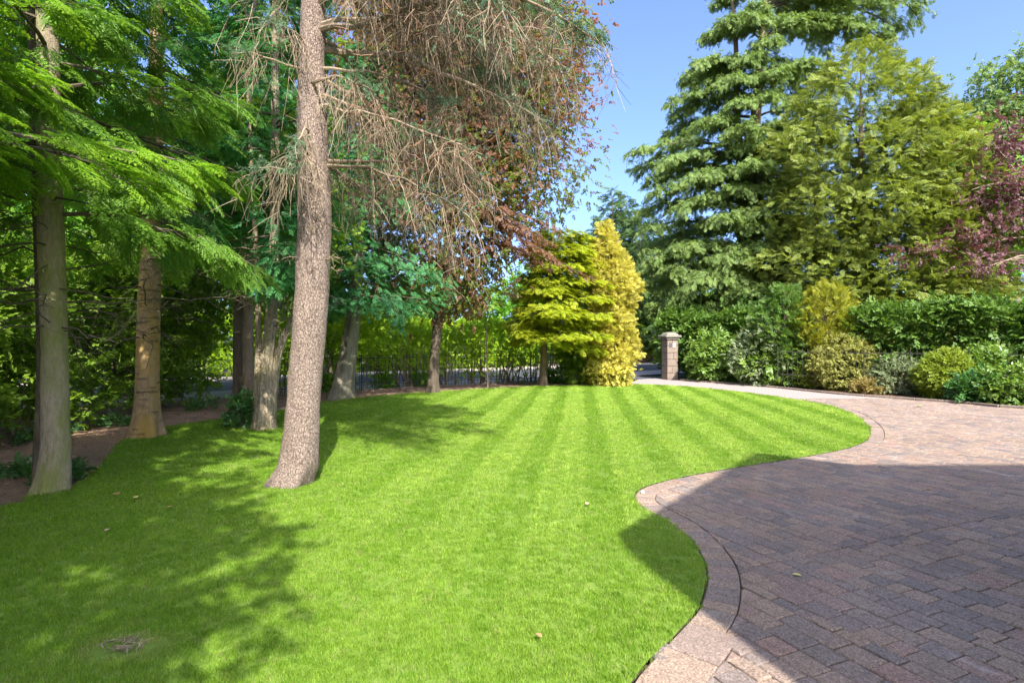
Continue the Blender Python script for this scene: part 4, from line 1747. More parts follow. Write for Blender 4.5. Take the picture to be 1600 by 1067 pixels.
place(ne, NTWIG, p4, g4 * .4 + rng.normal(0, .6, p4.shape) + Z * .3, Z, rng.uniform(.06, .14, len(i4)))
ti = np.repeat(np.arange(nb), 34)
p5, g5 = path_eval(bp, ti, rng.uniform(.7, 1, len(ti)))
place(ne, NTWIG, p5 + rng.normal(0, .03, p5.shape), g5 * .7 + rng.normal(0, .6, p5.shape) + Z * .2, Z, rng.uniform(.06, .15, len(ti)))
dead_twigs(spruce, sp_path, (1.7, 3.6, 16, .42, 'twig_pale'))
# full green top above the picture
tz = rng.uniform(6.8, 12.4, 46)
tl = (12.8 - tz) * .33 + .25
tb = bough_paths(sp_at(tz), rng.uniform(0, 2 * pi, 46), tl, rng.uniform(-.1, .2, 46), np.full(46, .25))
bough_foliage(ne, tb, tl, 16, .35, FROND, .32, .4)
hi = np.nonzero(z_b > 5.4)[0]
bough_foliage(ne, bp[hi], L[hi], 34, .34, FROND, .22, .5, t0=.25, lift=.1)
ne.build('needles', M['bluespruce'], spruce)

# ------------------------------------------------------------------ left hand conifers
Y1 = 5.75
p = np.array([P(80, 759, Y1), P(86, 735, Y1), P(87, 685, Y1), P(86, 555, Y1), P(80, 383, Y1), P(77, 250, Y1), P(74, 0, Y1), P(72, -500, Y1)])
p[0, 2] = -.04
t1 = conifer('hemlock_tree', 'mossy trunked conifer at far left with bright green drooping fronds', 'tree', p[0], p, [.15, .134, .12, .112, .11, .104, .09, .03],
             'bark_moss', 'hemlock', (2.75, 8.6), 62, lambda t, a: 2.15 * (1 - .62 * t), (-.05, .25), .30, 17, .42, FROND2, .44, .35,
             trunk_kw=dict(k=48, m=120, flare=.38, fh=.16, lobes=5, rough=.06, seed=3, rf=11), deadz=(1.6, 3.2, 34, 1.5, 'twig_dark'), top=.8)
p = np.array([P(69, 752, Y1 + .3), P(72, 555, Y1 + .3), P(66, 383, Y1 + .3), P(60, 250, Y1 + .3), P(40, -300, Y1 + .3)])
p[0, 2] = -.04
mb = MB()
trunk_geo(mb, p, [.10, .08, .075, .07, .02], k=24, m=60, flare=.4, fh=.2, rough=.06, seed=7)
mb.build('second_stem', M['bark_dark'], t1, smooth=True)

Y2 = 9.0
p = np.array([P(229, 682, Y2), P(230, 660, Y2), P(230, 598, Y2), P(233, 469, Y2), P(238, 340, Y2), P(244, 150, Y2), P(246, -300, Y2)])
p[0, 2] = -.04
conifer('fir_tree', 'straight ochre trunked fir with ringed bark behind the mossy conifer', 'tree', p[0], p, [.19, .175, .163, .157, .14, .11, .03],
        'bark_fir', 'darkfir', (3.7, 9.6), 46, lambda t, a: 2.0 * (1 - .6 * t), (-.1, .2), .3, 26, .42, FROND, .32, .4,
        trunk_kw=dict(k=48, m=120, flare=.75, fh=.26, lobes=6, rough=.03, seed=5, rf=6), deadz=(1.5, 4.2, 40, 1.5, 'twig_dark'), top=.7)

# yellowish conifer beside the camera: only its lowest boughs reach into the picture, top left
p = np.array([[-5.0, 3.5, -.05], [-5.0, 3.5, .3], [-4.95, 3.55, 3], [-4.95, 3.5, 5.6]])
conifer('hemlock_tree', 'conifer left of the viewer whose yellow green boughs hang into the top left corner', 'tree', p[0], p, [.15, .12, .09, .02],
        'bark_moss', 'hemlock2', (2.95, 5.3), 40, lambda t, a: 2.35 * (1 - .55 * t), (-.02, .22), .2, 22, .36, FROND2, .40, .3,
        trunk_kw=dict(k=32, m=60, seed=4), top=.3)

# many stemmed cypress with stringy bark
Y4 = 9.75
b4 = P(413, 671, Y4)
t4 = thing('cypress_tree', 'multi stemmed cypress with stringy grey bark left of the spruce', 'tree', (b4[0], Y4, 0))
stems4 = [([(412, 674), (413, 640), (414, 590), (420, 534), (427, 450), (430, 330), (430, 100), (432, -200)], [.165, .145, .125, .105, .08, .075, .06, .02], 0.0),
          ([(420, 672), (424, 620), (432, 560), (446, 520), (462, 490), (475, 430), (490, 250)], [.10, .085, .07, .055, .05, .045, .02], .06),
          ([(404, 672), (403, 620), (404, 560), (404, 500), (402, 430), (395, 300), (385, 100)], [.09, .07, .055, .045, .04, .035, .02], .03)]
for k_, (px_, rr, dy) in enumerate(stems4):
    mb = MB()
    pth = np.array([P(a, b, Y4 + dy) for a, b in px_])
    pth[0, 2] = -.04
    trunk_geo(mb, pth, rr, k=40, m=90, flare=.35, fh=.3, lobes=6, rough=.06, flute=.09, nfl=9, seed=k_ + 2, rf=7)
    mb.build('stem', M['bark_cedar'], t4, smooth=True)
fo, br = FO(), MB()
z = rng.uniform(2.9, 9.0, 64)
L4 = np.clip(2.0 - .2 * (z - 2.9), .6, 2.0) * rng.uniform(.7, 1.15, 64)
bp4 = bough_paths(np.column_stack([np.full(64, b4[0] + .15), np.full(64, Y4), z]), rng.uniform(0, 2 * pi, 64), L4, rng.uniform(.0, .5, 64), np.full(64, .25))
bough_foliage(fo, bp4, L4, 44, .45, FROND, .26, .4, flat=.12)
# low hanging sprays by the trunk
lowp = np.array([P(440, 405, Y4 - .7), P(425, 440, Y4 - .6), P(455, 385, Y4 - .8), P(450, 430, Y4 - .5)])
leafy(fo, [(q, A([.26, .3, .2])) for q in lowp], 60, 5, .07, FROND, .2, droop=.5)
tubes(br, bp4, (.011 * L4)[:, None] * np.linspace(1, .2, 7)[None], 5)
limbs(br, A([b4[0] + .15, Y4, 2.5]), lowp, .014, .004)
br.build('branches', M['twig_dark'], t4)
fo.build('crown', M['cypress'], t4)
dead_twigs(t4, np.array([[b4[0] + .1, Y4, 0], [b4[0] + .2, Y4, 6]]), (1.6, 3.2, 40, 1.1, 'twig_pale'))

# two dark stems behind it
for k_, (px_, lab, sd_) in enumerate((((373, 640), 'slim dark trunk left of the pair behind the many stemmed cypress', 3), ((388, 642), 'slim brown trunk right of the pair behind the many stemmed cypress', 4))):
    Yk = G(*px_)[1]
    pth = np.array([P(px_[0], px_[1], Yk), P(px_[0] + 1, 600, Yk), P(px_[0] - 1, 520, Yk), P(px_[0] + 3, 420, Yk), P(px_[0] + 8, 250, Yk), P(px_[0] + 4, -60, Yk)])
    pth[0, 2] = -.04
    cx, cy = pth[3][:2]
    broadleaf('holly_tree', lab, 'tree', pth[0], pth, [.15, .12, .11, .10, .08, .03], 'bark_dark' if k_ == 0 else 'bark_small',
              [('hedge' if k_ else 'laurel', 300, 9, .32, SPRIG, .26, dict(droop=.1))], [((cx - .5 + .9 * k_, cy + .3, 4.6), (1.7, 1.5, 1.9)), ((cx, cy, 6.6), (1.3, 1.3, 1.7))], 14,
              trunk_kw=dict(k=24, m=50, seed=sd_, rough=.06), group='slim trees behind the cypress')

# flared grey trunk with the blue green cypress crown
Y5 = G(532, 622)[1]
p = np.array([P(531, 624, Y5), P(536, 600, Y5), P(543, 560, Y5), P(549, 520, Y5), P(554, 480, Y5), P(560, 380, Y5), P(566, 200, Y5), P(570, 20, Y5)])
p[0, 2] = -.05
t5 = conifer('cypress_tree', 'blue green cypress with a leaning flared grey trunk right of the spruce', 'tree', p[0], p, [.29, .26, .225, .205, .19, .15, .1, .02],
             'bark_beech', 'cypress', (2.3, 9.3), 76, lambda t, a: (2.3 + .55 * cos(a)) * (1 - .7 * t), (-.05, .4), .3, 52, .48, FROND, .27, .4,
             trunk_kw=dict(k=48, m=80, flare=.45, fh=.45, lobes=5, rough=.03, flute=.08, nfl=6, seed=2, rf=4), flat=.16, top=.6)

# copper beech behind
Yc = 16.6
p = np.array([P(676, 607, Yc), P(678, 570, Yc), P(684, 500, Yc), P(700, 380, Yc), P(715, 200, Yc), P(720, 0, Yc), P(722, -120, Yc)])
p[0, 2] = -.05
cb = [(P(730, 120, Yc), (3.0, 2.6, 3.2)), (P(650, 40, Yc), (2.6, 2.4, 3.0)), (P(800, 230, Yc), (2.3, 2.2, 2.4)), (P(700, 330, Yc - .3), (2.2, 2.2, 2.0)),
      (P(600, 180, Yc + .6), (2.2, 2.0, 2.6)), (P(820, 60, Yc), (1.9, 2.0, 2.6)), (P(720, -100, Yc), (2.4, 2.4, 2.6)), (P(700, 440, Yc + .2), (1.9, 1.6, 1.0))]
tcb = broadleaf('copper_beech', 'copper beech with red brown and olive leaves behind the spruce', 'tree', p[0], p, [.16, .14, .13, .12, .1, .07, .03], 'bark_dark',
                [('copper', 1700, 9, .34, SPRIGS, .25, dict(droop=.35, shell=.4)), ('olive', 1700, 9, .36, SPRIGS, .26, dict(droop=.3, shell=.9))], cb, 34,
                trunk_kw=dict(k=40, m=60, seed=6), lr=.06, twig_m='twig_dark')
# its long drooping lower sprays towards the golden tree
fo, br = FO(), MB()
n = 18
s0 = np.array([P(690 + 7 * i, 300 + 4.6 * i, Yc - 1.0) for i in range(n)]) + rng.normal(0, .25, (n, 3))
paths = bough_paths(s0, rng.normal(-.25, .35, n), rng.uniform(1.3, 2.3, n), np.full(n, -.25), np.full(n, .2))
tubes(br, paths, .012 * np.linspace(1, .3, 7)[None], 4)
bough_foliage(fo, paths, np.full(n, 1.9), 26, .16, SPRIGS, .22, .5, t0=.0)
br.build('drooping_branches', M['twig_dark'], tcb)
fo.build('drooping_sprays', M['copper'], tcb)

# ------------------------------------------------------------------ golden tree and yellow conifer by the gate
Yg = G(848, 602)[1]
p = np.array([P(848, 603, Yg), P(849, 590, Yg), P(850, 540, Yg), P(853, 470, Yg), P(860, 400, Yg), P(868, 345, Yg)])
p[0, 2] = -.04
conifer('golden_cypress', 'layered golden green conifer with a slim bare trunk at the back of the lawn', 'tree', p[0], p, [.16, .125, .115, .1, .07, .02],
        'bark_small', 'golden', (1.55, 5.3), 74, lambda t, a: (2.0 + .7 * cos(a)) * (1.0 - .62 * max(0, t - .2)), (-.02, .3), .2, 66, .6, FROND, .34, .2,
        trunk_kw=dict(k=32, m=50, flare=.6, fh=.2, seed=2), flat=.05, top=.3)
Yy = 19.6


def column_conifer(name, label, base, zs, rs, fm, n, size, cat='tree', trunk_r=.1, tm=None, outw=.5, cxf=None, shell=.45, lump=.18, bark_m='bark_small', group=None, upw=.6, seed=1.0):
    """dense conifer of revolution: radius rs over heights zs, upright sprays"""
    base = np.asarray(base, float)
    t = thing(name, label, cat, (base[0], base[1], 0), group)
    mb = MB()
    trunk_geo(mb, [[base[0], base[1], -.05], [base[0], base[1], .4], [base[0], base[1], zs[-1] * .96]], [trunk_r * 1.2, trunk_r, .01], k=20, m=30)
    mb.build('trunk', M[bark_m], t, smooth=True)
    rr = np.interp(np.linspace(zs[0], zs[-1], 200), zs, rs)
    zz = rng.choice(np.linspace(zs[0], zs[-1], 200), n, p=(rr + .05) / (rr + .05).sum()) + rng.normal(0, .05, n)
    th = rng.uniform(0, 2 * pi, n)
    d = np.column_stack([np.cos(th), np.sin(th), np.zeros(n)])
    R = np.interp(zz, zs, rs)
    R = R * (1 + lump * fbm(np.column_stack([d[:, :2] * 1.2, zz]), 1.25, seed)) * (1 - shell * rng.random(n) ** 2)
    off = np.zeros((n, 3)) if cxf is None else np.column_stack([cxf(zz), np.zeros(n), np.zeros(n)])
    pos = base * A([1, 1, 0]) + d * R[:, None] + off + Z * zz[:, None]
    fo = FO()
    cl = fbm(pos, 1.3, 7.0 + seed)
    dr = d * outw + Z * upw * rng.uniform(.3, 1.2, n)[:, None] + rng.normal(0, .35, (n, 3))
    place(fo, tm or FROND, pos, dr, d * .8 + Z * .6 + rng.normal(0, .35, (n, 3)), size * rng.uniform(.7, 1.3, n), np.clip(.5 + .25 * cl + rng.normal(0, .22, n), 0, 1))
    fo.build('crown', M[fm], t)
    # branches inside
    br = MB()
    m_ = 30
    sel = rng.choice(n, m_, replace=False)
    s0 = np.column_stack([np.full(m_, base[0]), np.full(m_, base[1]), np.clip(pos[sel, 2] - .4, .15, None)])
    limbs(br, s0, pos[sel], .03, .006, 4)
    br.build('branches', M['twig_dark'], t)
    return t


bY = P(952, 600, Yy)
column_conifer('golden_conifer', 'bright yellow columnar conifer beside the gateway', bY, [.25, .8, 1.6, 2.6, 3.6, 4.5, 5.0, 5.55], [.5, .68, .7, .75, .68, .46, .27, .06], 'yellow', 4200, .25, tm=FROND, lump=.5, upw=.35, outw=.8,
               cxf=lambda z: .02 * z - np.clip(z - 3, 0, 9) * .12)
shrub('golden_shrub', 'low yellow leaved shrub at the foot of the yellow conifer', 'shrub', (*P(952, 598, 19.2)[:2], .55), (.64, .6, .62), 'yellow', 170, 8, .14, SPRIG, .18, droop=.0)
shrub('green_shrub', 'loose green shrub between golden tree and yellow conifer', 'shrub', (*P(912, 600, 20.3)[:2], .9), (.95, .6, .95), 'hedge', 150, 7, .18, SPRIG, .24, droop=.0, stem_m='twig_pale')
# thin sapling pole
sap = thing('sapling', 'thin bare sapling stem in front of the railing left of the golden tree', 'sapling', (*G(762, 607), 0))
mb = MB()
q = G(762, 607)
tubes(mb, np.array([[q[0], q[1], -.03], [q[0] - .02, q[1], .8], [q[0] - .04, q[1], 1.7], [q[0] - .12, q[1], 3.0]]), np.array([.03, .026, .022, .012]), 8)
mb.build('stem', M['bark_small'], sap)

# ------------------------------------------------------------------ left boundary: hedge and trees behind it
hedge('leafy_hedge', 'dense leafy boundary hedge behind the trunks on the left', [(-7.6, -2), (-7.9, 4), (-8.0, 9), (-8.2, 14.5)], .6, .2, 2.7, 2100, 'hedge', SPRIG, .24, cs=.16, per=8, stems=130, stem_m='twig_pale', lumpy=.4, bottom_thin=.2)
hedge('railing_hedge', 'thin twiggy hedge growing through the railing along the back of the lawn', [(-7.6, 15.9), (-2.0, 20.3), (3.2, 22.9)], .38, .2, 1.9, 900, 'lithedge', SPRIG, .18, cs=.15, per=6, stems=150, stem_m='twig_pale', lumpy=.4, bottom_thin=.6)
bt = [(-10.5, 6.5, 7.0, 2.4, 'hedge', 'leafy tree behind the boundary hedge at far left'),
      (-10.2, 11.0, 7.5, 2.5, 'lime', 'pale green tree rising behind the hedge between the left trunks'),
      (-9.2, 15.5, 8.0, 2.6, 'hedge', 'broad green tree behind the hedge left of the many stemmed cypress'),
      (-13.5, 9.0, 10.0, 3.2, 'darkfir', 'tall dark tree farthest left behind the hedge'),
      (-12.5, 15.5, 11.0, 3.2, 'fargreen', 'tall green tree at the back left beyond the hedge'),
      (-6.6, 20.5, 9.0, 2.6, 'laurel', 'dark green tree by the road behind the slim trunks')]
for k_, (x, y, h, r_, fm, lab) in enumerate(bt):
    pth = np.array([[x, y, -.05], [x + .05, y, 1.5], [x - .1, y + .1, h * .6], [x, y, h * .92]])
    broadleaf('broadleaf_tree', lab, 'tree', pth[0], pth, [.16, .13, .09, .02], 'bark_dark',
              [(fm, 330, 9, .38, SPRIG, .34, dict(droop=.1, shell=.7))],
              [((x, y, h * .48), (r_, r_, h * .24)), ((x + .5, y - .3, h * .70), (r_ * .85, r_ * .85, h * .24)), ((x - .6, y, h * .3), (r_ * .8, r_ * .8, h * .15))], 16,
              trunk_kw=dict(k=16, m=24, seed=k_), group='trees behind the left hedge')

# conifer behind the viewer that shades the near left of the lawn
x, y = -2.75, -3.4
pth = np.array([[x, y, -.05], [x, y, .4], [x + .1, y, 5], [x, y, 10]])
broadleaf('beech_tree', 'spreading tree behind the viewer shading the near left of the lawn', 'tree', pth[0], pth, [.3, .24, .18, .03], 'bark_beech',
          [('hedge', 1150, 10, .34, SPRIG, .38, dict(droop=.1, shell=.8))],
          [((x - .1, y, 5.0), (2.5, 2.2, 1.5)), ((x + .1, y + .2, 7.0), (2.7, 2.3, 1.7)), ((x - 1.6, y + .3, 6.0), (2.2, 2.0, 1.6)), ((x - .3, y, 8.4), (1.8, 1.7, 1.3)), ((x - 3.4, y, 5.2), (1.8, 1.6, 1.6))], 20, trunk_kw=dict(k=24, m=30))

# ------------------------------------------------------------------ across the road
OH = lambda s_, o=11.6: road_pt(s_, o)
hedge('beech_hedge', 'clipped sunlit hedge along the far side of the road', [OH(-34), OH(-10), OH(9.5)], .6, .1, 2.3, 2100, 'lithedge', SPRIG, .34, cs=.16, per=7, lumpy=.12)
hedge('far_hedge', 'clipped green hedge above the far garden wall beyond the gate', [OH(12.5, 13.2), OH(24, 13.2)], .7, .1, 2.2, 600, 'lithedge', SPRIG, .36, cs=.16, per=7, lumpy=.15)
fr_ = random.Random(8)
far_labels = ['far tree left of the copper beech beyond the road', 'second far tree beyond the sunlit hedge from the left', 'far tree beyond the hedge behind the flared trunk', 'far tree beyond the hedge behind the copper beech',
              'far tree beyond the hedge behind the sapling', 'far tree beyond the hedge behind the golden tree', 'far tree behind the yellow conifer', 'far tree above the gate pillar beyond the road', 'far tree right of the gate beyond the road',
              'far tree behind the cedar', 'far tree behind the olive cypress', 'far tree at the right edge behind the plum', 'lower green tree behind the plum trunk at the right edge']
for k_, (sv, o, h, r_) in enumerate([(-26, 16, 9, 3.5), (-19, 18, 8, 3.4), (-12, 15, 6.5, 3.2), (-6, 17, 7.5, 3.4), (0, 15, 6, 3.0), (6, 18, 7.5, 3.4), (11.5, 17, 7, 3.0), (17.5, 19, 8, 3.6), (21, 10.5, 7, 3.2), (27, 9, 8.5, 3.6), (33, 6, 9, 3.8), (36, -3, 9, 4.0), (29.5, -2.5, 6.5, 3.4)]):
    x, y = road_pt(sv, o)
    pth = np.array([[x, y, -.1], [x, y, 1.5], [x + .2, y, h * .6], [x, y, h * .92]])
    broadleaf('far_tree', far_labels[k_], 'tree', pth[0], pth, [.25, .2, .14, .03], 'bark_dark',
              [(['fargreen', 'lime', 'hedge', 'fargreen', 'laurel'][k_ % 5], 190, 8, .5, SPRIG, .6, dict(droop=.1, shell=.5))],
              [((x, y, h * .42), (r_, r_, h * .32)), ((x + .6, y, h * .68), (r_ * .75, r_ * .75, h * .28)), ((x - r_ * .5, y, h * .3), (r_ * .7, r_ * .7, h * .25))], 8,
              trunk_kw=dict(k=12, m=12, seed=k_), group='trees beyond the road')
# dark pointed spruces on the skyline
for k_, (px_, py_, Yk, lab) in enumerate(((957, 292, 44, 'taller of the dark pointed spruces on the skyline above the yellow conifer'), (975, 296, 45, 'dark pointed spruce on the skyline right of its taller neighbour'),
                                          (928, 352, 50, 'small dark spruce tip on the skyline left of the yellow conifer'), (1000, 318, 42, 'dark spruce on the skyline against the cedar'))):
    top_ = P(px_, py_, Yk)
    h = top_[2]
    column_conifer('spruce_tree', lab, (top_[0], Yk, 0), [1.0, 2.5, h * .5, h * .75, h * .9, h], [2.2, 2.4, 1.9, 1.25, .5, .05], 'farspruce', 1500, .75, trunk_r=.2, tm=FROND, outw=.9, upw=-.1, lump=.3, group='spruces on the skyline', seed=k_ * 2.0)

# ------------------------------------------------------------------ the cedar
Yk = 27.0
bx = P(1172, 590, Yk)
p = np.array([[bx[0], Yk, -.1], [bx[0], Yk, .8], P(1174, 470, Yk), P(1178, 330, Yk), P(1176, 240, Yk), P(1186, 120, Yk), P(1196, 0, Yk), P(1200, -110, Yk)])
cedar = thing('cedar_tree', 'great spreading cedar with tiered boughs against the sky', 'tree', (bx[0], Yk, 0))
mb = MB()
trunk_geo(mb, p, [.5, .42, .38, .33, .28, .2, .13, .03], k=32, m=60, rough=.05, seed=3)
mb.build('trunk', M['bark_small'], cedar, smooth=True)
mb = MB()
trunk_geo(mb, [P(1172, 470, Yk - .1), P(1160, 300, Yk - .3), P(1152, 200, Yk - .3), P(1150, 60, Yk - .3), P(1140, -40, Yk - .3)], [.2, .2, .17, .1, .03], k=20, m=40, flare=0, rough=.05, seed=8)
mb.build('second_stem', M['bark_small'], cedar, smooth=True)
mb = MB()
trunk_geo(mb, [P(1165, 400, Yk + .3), P(1142, 330, Yk + .2), P(1140, 220, Yk + .2), P(1128, 100, Yk + .2)], [.16, .13, .11, .03], k=16, m=40, flare=0, rough=.05, seed=9)
mb.build('third_stem', M['bark_small'], cedar, smooth=True)
# tiers given by the pixels of their tips
tips = [(1003, 452, -1.5), (1015, 408, -2.5), (1090, 440, -4.2), (1160, 455, -4.5), (1235, 432, -3), (1030, 500, -1.5), (1110, 482, -3.5), (1205, 480, -3.5),
        (1000, 330, -.5), (1020, 300, -2), (1060, 320, -3.5), (1130, 345, -4.2), (1205, 330, -4), (1255, 345, -2.5), (1275, 290, -1),
        (1000, 262, .5), (998, 238, -.8), (1035, 250, -2.5), (1095, 275, -3.8), (1180, 262, -4.2), (1250, 240, -3), (1290, 215, -1.5),
        (1050, 180, .3), (1062, 152, -1), (1100, 190, -3), (1160, 200, -3.8), (1225, 190, -3), (1290, 170, -1.5), (1300, 130, 0),
        (1065, 120, .5), (1090, 100, -1.5), (1140, 120, -3), (1210, 110, -3), (1280, 95, -2), (1432, 22, 1.0), (1415, 48, 1.6), (1380, 62, 0.6), (1340, 40, 0),
        (1100, 62, .0), (1125, 30, -1.5), (1170, 30, -2.5), (1250, 30, -2), (1330, 5, -.5), (1120, 5, .5), (1160, -30, -1.5), (1260, -20, -1), (1310, -30, 1), (1100, -20, 1.5),
        (1040, 210, 2.5), (1205, 62, -2.6), (1165, 88, -2.6), (1195, 150, -3), (1150, 160, -2.8), (1160, 232, -3), (1195, 222, -3), (1178, 8, -2.2), (1215, 290, -3.4), (1150, 300, -3.6), (1180, 355, -3.8), (1000, 395, -.3), (1008, 360, -1.2), (1012, 285, .3), (1045, 420, -3), (1062, 385, -3.2), (1140, 400, -4.3), (1190, 385, -4.3), (1250, 400, -3), (1070, 460, -3.2), (1140, 500, -4), (1020, 480, -2.2), (1000, 425, -1), (1060, 520, -2.4), (1230, 455, -3.2), (1180, 520, -3.6), (1020, 380, 3), (1290, 380, 3), (1080, 140, 3), (1280, 60, 3), (1180, 300, 4), (1120, 420, 4), (1240, 160, 4)]
tips = np.array([P(a, b, Yk + dy) for a, b, dy in tips])
tv = tips - 0
fo = FO()
zz = np.clip(tips[:, 2] + rng.uniform(.0, .9, len(tips)) - .25, .8, 20.5)
st = np.column_stack([np.interp(zz, p[:, 2], p[:, 0]), np.full(len(zz), Yk), zz])
ts = np.linspace(0, 1, 9)[None, :, None]
v = tips - st
Lc = np.linalg.norm(v, axis=1)
cp = st[:, None] + v[:, None] * ts + Z * (.11 * Lc)[:, None, None] * 4 * ts * (1 - ts) * .8 + np.cumsum(rng.normal(0, .05, (len(tips), 9, 3)), 1) * (ts > 0) * .5
for i in range(len(tips)):
    mb = MB()
    tubes(mb, cp[i:i + 1], (.014 * Lc[i] + .02) * np.linspace(1, .12, 9)[None], 6)
    mb.build('bough', M['twig_dark'], cedar)
br = MB()
comb_foliage(fo, br, cp, Lc, 10, 34, .34, FROND, .32, hang=.24, t0=.16, jit=.07)
comb_foliage(fo, None, cp, Lc, 7, 12, .30, BURST, .22, hang=.3, t0=.3, jit=.10)
br.build('branchlets', M['twig_dark'], cedar, kind='stuff')
fo.build('crown', M['cedar'], cedar)

# ------------------------------------------------------------------ olive cypress group right of the cedar
Yl = 22.5
for k_, (px_, top_py, w_, lab, fm, n_) in enumerate(((1345, 70, 135, 'largest olive green cypress right of the cedar', 'lawson', 5200), (1438, 150, 95, 'olive cypress leaning out behind the purple plum', 'lawson', 3000), (1275, 190, 70, 'narrow olive cypress tucked between cedar and largest cypress', 'lawson', 2300))):
    Yy_ = Yl + (0, -1.2, 1.5)[k_]
    tp_ = P(px_, top_py, Yy_)
    h = tp_[2]
    wr_ = w_ / F * Yy_
    column_conifer('cypress_tree', lab, (tp_[0], Yy_, 0), [.4, h * .15, h * .4, h * .62, h * .8, h * .92, h], [wr_ * .8, wr_ * 1.0, wr_ * 1.05, wr_ * .98, wr_ * .74, wr_ * .46, .25], fm, int(n_ * 2.6), .36, trunk_r=.3, tm=FROND, outw=.9, upw=.12, lump=.46, bark_m='bark_small', seed=k_ * 3.0 + 1, group='olive cypresses right of the cedar')
x, y, _ = P(1500, 300, 25)
pth = np.array([[x, y, -.1], [x, y, 2], [x, y, 6], [x + .2, y, 9.5]])
broadleaf('green_tree', 'bright green tree between the olive cypress and the birch', 'tree', pth[0], pth, [.25, .2, .15, .03], 'bark_dark', [('lime', 260, 8, .4, SPRIG, .5, dict(droop=.1))],
          [((x, y, 8.4), (1.9, 1.9, 2.2)), ((x + 1.2, y, 6.2), (2.2, 2, 2.2))], 10, trunk_kw=dict(k=12, m=12))
x, y, _ = P(1590, 200, 38)
pth = np.array([[x, y, -.1], [x, y, 4], [x - .3, y, 12], [x, y, 19.5]])
broadleaf('birch_tree', 'tall pale green birch on the skyline at the right edge', 'tree', pth[0], pth, [.3, .26, .18, .03], 'bark_beech', [('birch', 900, 9, .6, SPRIGS, .6, dict(droop=.7, shell=.6))],
          [((x - .2, y, 17.5), (2.8, 2.5, 3.2)), ((x - 2.3, y, 14.2), (2.2, 2.2, 2.6)), ((x + 2.2, y, 14), (3, 2.5, 4)), ((x, y, 11), (3.4, 3, 3))], 14, trunk_kw=dict(k=12, m=12))

# purple plum
Yp = 19.0
bx = P(1650, 580, Yp)
p = np.array([[bx[0], Yp, -.05], [bx[0], Yp, .5], [bx[0] - .15, Yp, 1.8], [bx[0] - .5, Yp, 4.2], [bx[0] - .9, Yp, 7.6]])
plum_blobs = [(P(1585, 225, Yp), (1.1, 1.4, 1.1)), (P(1555, 300, Yp), (1.3, 1.5, .95)), (P(1610, 330, Yp), (1.5, 1.6, 1.2)), (P(1510, 370, Yp - .3), (1.1, 1.1, .45)), (P(1660, 260, Yp), (1.5, 1.8, 2.0)), (P(1445, 392, Yp - .4), (.8, .6, .25)), (P(1535, 415, Yp - .5), (1.0, 1.0, .35))]
plum = broadleaf('purple_plum', 'purple leaved plum tree spreading in from the right edge', 'tree', p[0], p, [.2, .15, .13, .1, .03], 'bark_dark', [('plum', 330, 9, .28, SPRIGS, .25, dict(droop=.25, shell=.85))], plum_blobs, 46, trunk_kw=dict(k=24, m=40, seed=2), lr=.03, twig_m='twig_pale')

# ------------------------------------------------------------------ hedge and shrubs along the right
hedge('laurel_hedge', 'tall dark laurel hedge behind the railing on the right', [(10.9, 18.3), (12.4, 16.9), (15.4, 13.9), (18.7, 10.7)], .7, .1, 2.15, 1700, 'laurel', SPRIG, .25, cs=.17, per=8, stems=30, lumpy=.3)
hedge('laurel_hedge', 'dark rhododendron bank behind the gate pillar under the cedar', [(6.9, 24.6), (9.3, 21.8)], .9, .1, 2.1, 620, 'laurel', SPRIGB, .32, cs=.2, per=8, stems=12, lumpy=.4)
yx = P(1292, 500, 18.8)
column_conifer('golden_yew', 'upright golden yew standing above the clipped round box', (yx[0], 18.8, 0), [.3, 1.0, 2.0, 2.8, 3.25, 3.4], [.75, .95, 1.0, .8, .4, .1], 'yew', 2600, .22, tm=FROND, upw=.9, outw=.5, lump=.2)
yx = P(1228, 500, 19.5)
column_conifer('green_yew', 'loose green yew between rhododendron and golden yew', (yx[0], 19.6, 0), [.3, 1.2, 2.2, 3.0, 3.4], [.7, .95, .9, .5, .08], 'laurel', 1700, .30, tm=FROND, upw=.5, outw=.8, lump=.35)


def at_px(pxl, pxr, pyt, pyb, Yb=None):
    """centre and radii of a mound from its picture box; it stands on the ground where its foot shows"""
    Yb = Yb or G(0, pyb)[1]
    w = (pxr - pxl) / F * Yb / 2
    Yc_ = Yb + w * .8
    zt = CAMH - (pyt - CY) / F * Yc_
    x = ((pxl + pxr) / 2 - CX) / F * Yc_
    return (x, Yc_, zt * .46), (w * Yc_ / Yb, w * .9, zt * .56)


c_, r_ = at_px(1082, 1150, 520, 597)
shrub('rhododendron', 'glossy leaved rhododendron nearest the gate pillar', 'shrub', c_, r_, 'laurelb', 170, 8, .14, SPRIGB, .27, droop=.1, stem_m='twig_pale')
c_, r_ = at_px(1150, 1242, 503, 590, 19.0)
shrub('hebe_shrub', 'rounded grey green shrub behind the glossy laurel', 'shrub', c_, r_, 'grey', 260, 9, .13, SPRIGS, .22, droop=-.1)
c_, r_ = at_px(1158, 1265, 535, 604)
shrub('laurel_shrub', 'low bright glossy laurel beside the driveway left of the round box', 'shrub', c_, r_, 'laurelb', 250, 8, .14, SPRIGB, .27, droop=.05, stem_m='twig_pale')
c_, r_ = at_px(1243, 1286, 572, 607)
shrub('heather_mound', 'small yellow green mound at the left foot of the round box', 'shrub', c_, r_, 'boxgreen', 120, 8, .07, SPRIGS, .13, droop=-.2)
c_, r_ = at_px(1272, 1368, 527, 611.5)
shrub('clipped_box', 'large clipped olive box ball beside the driveway', 'shrub', c_, r_, 'box', 900, 8, .055, SPRIGS, .13, droop=-.1, shell=.18)
c_, r_ = at_px(1334, 1386, 592, 616)
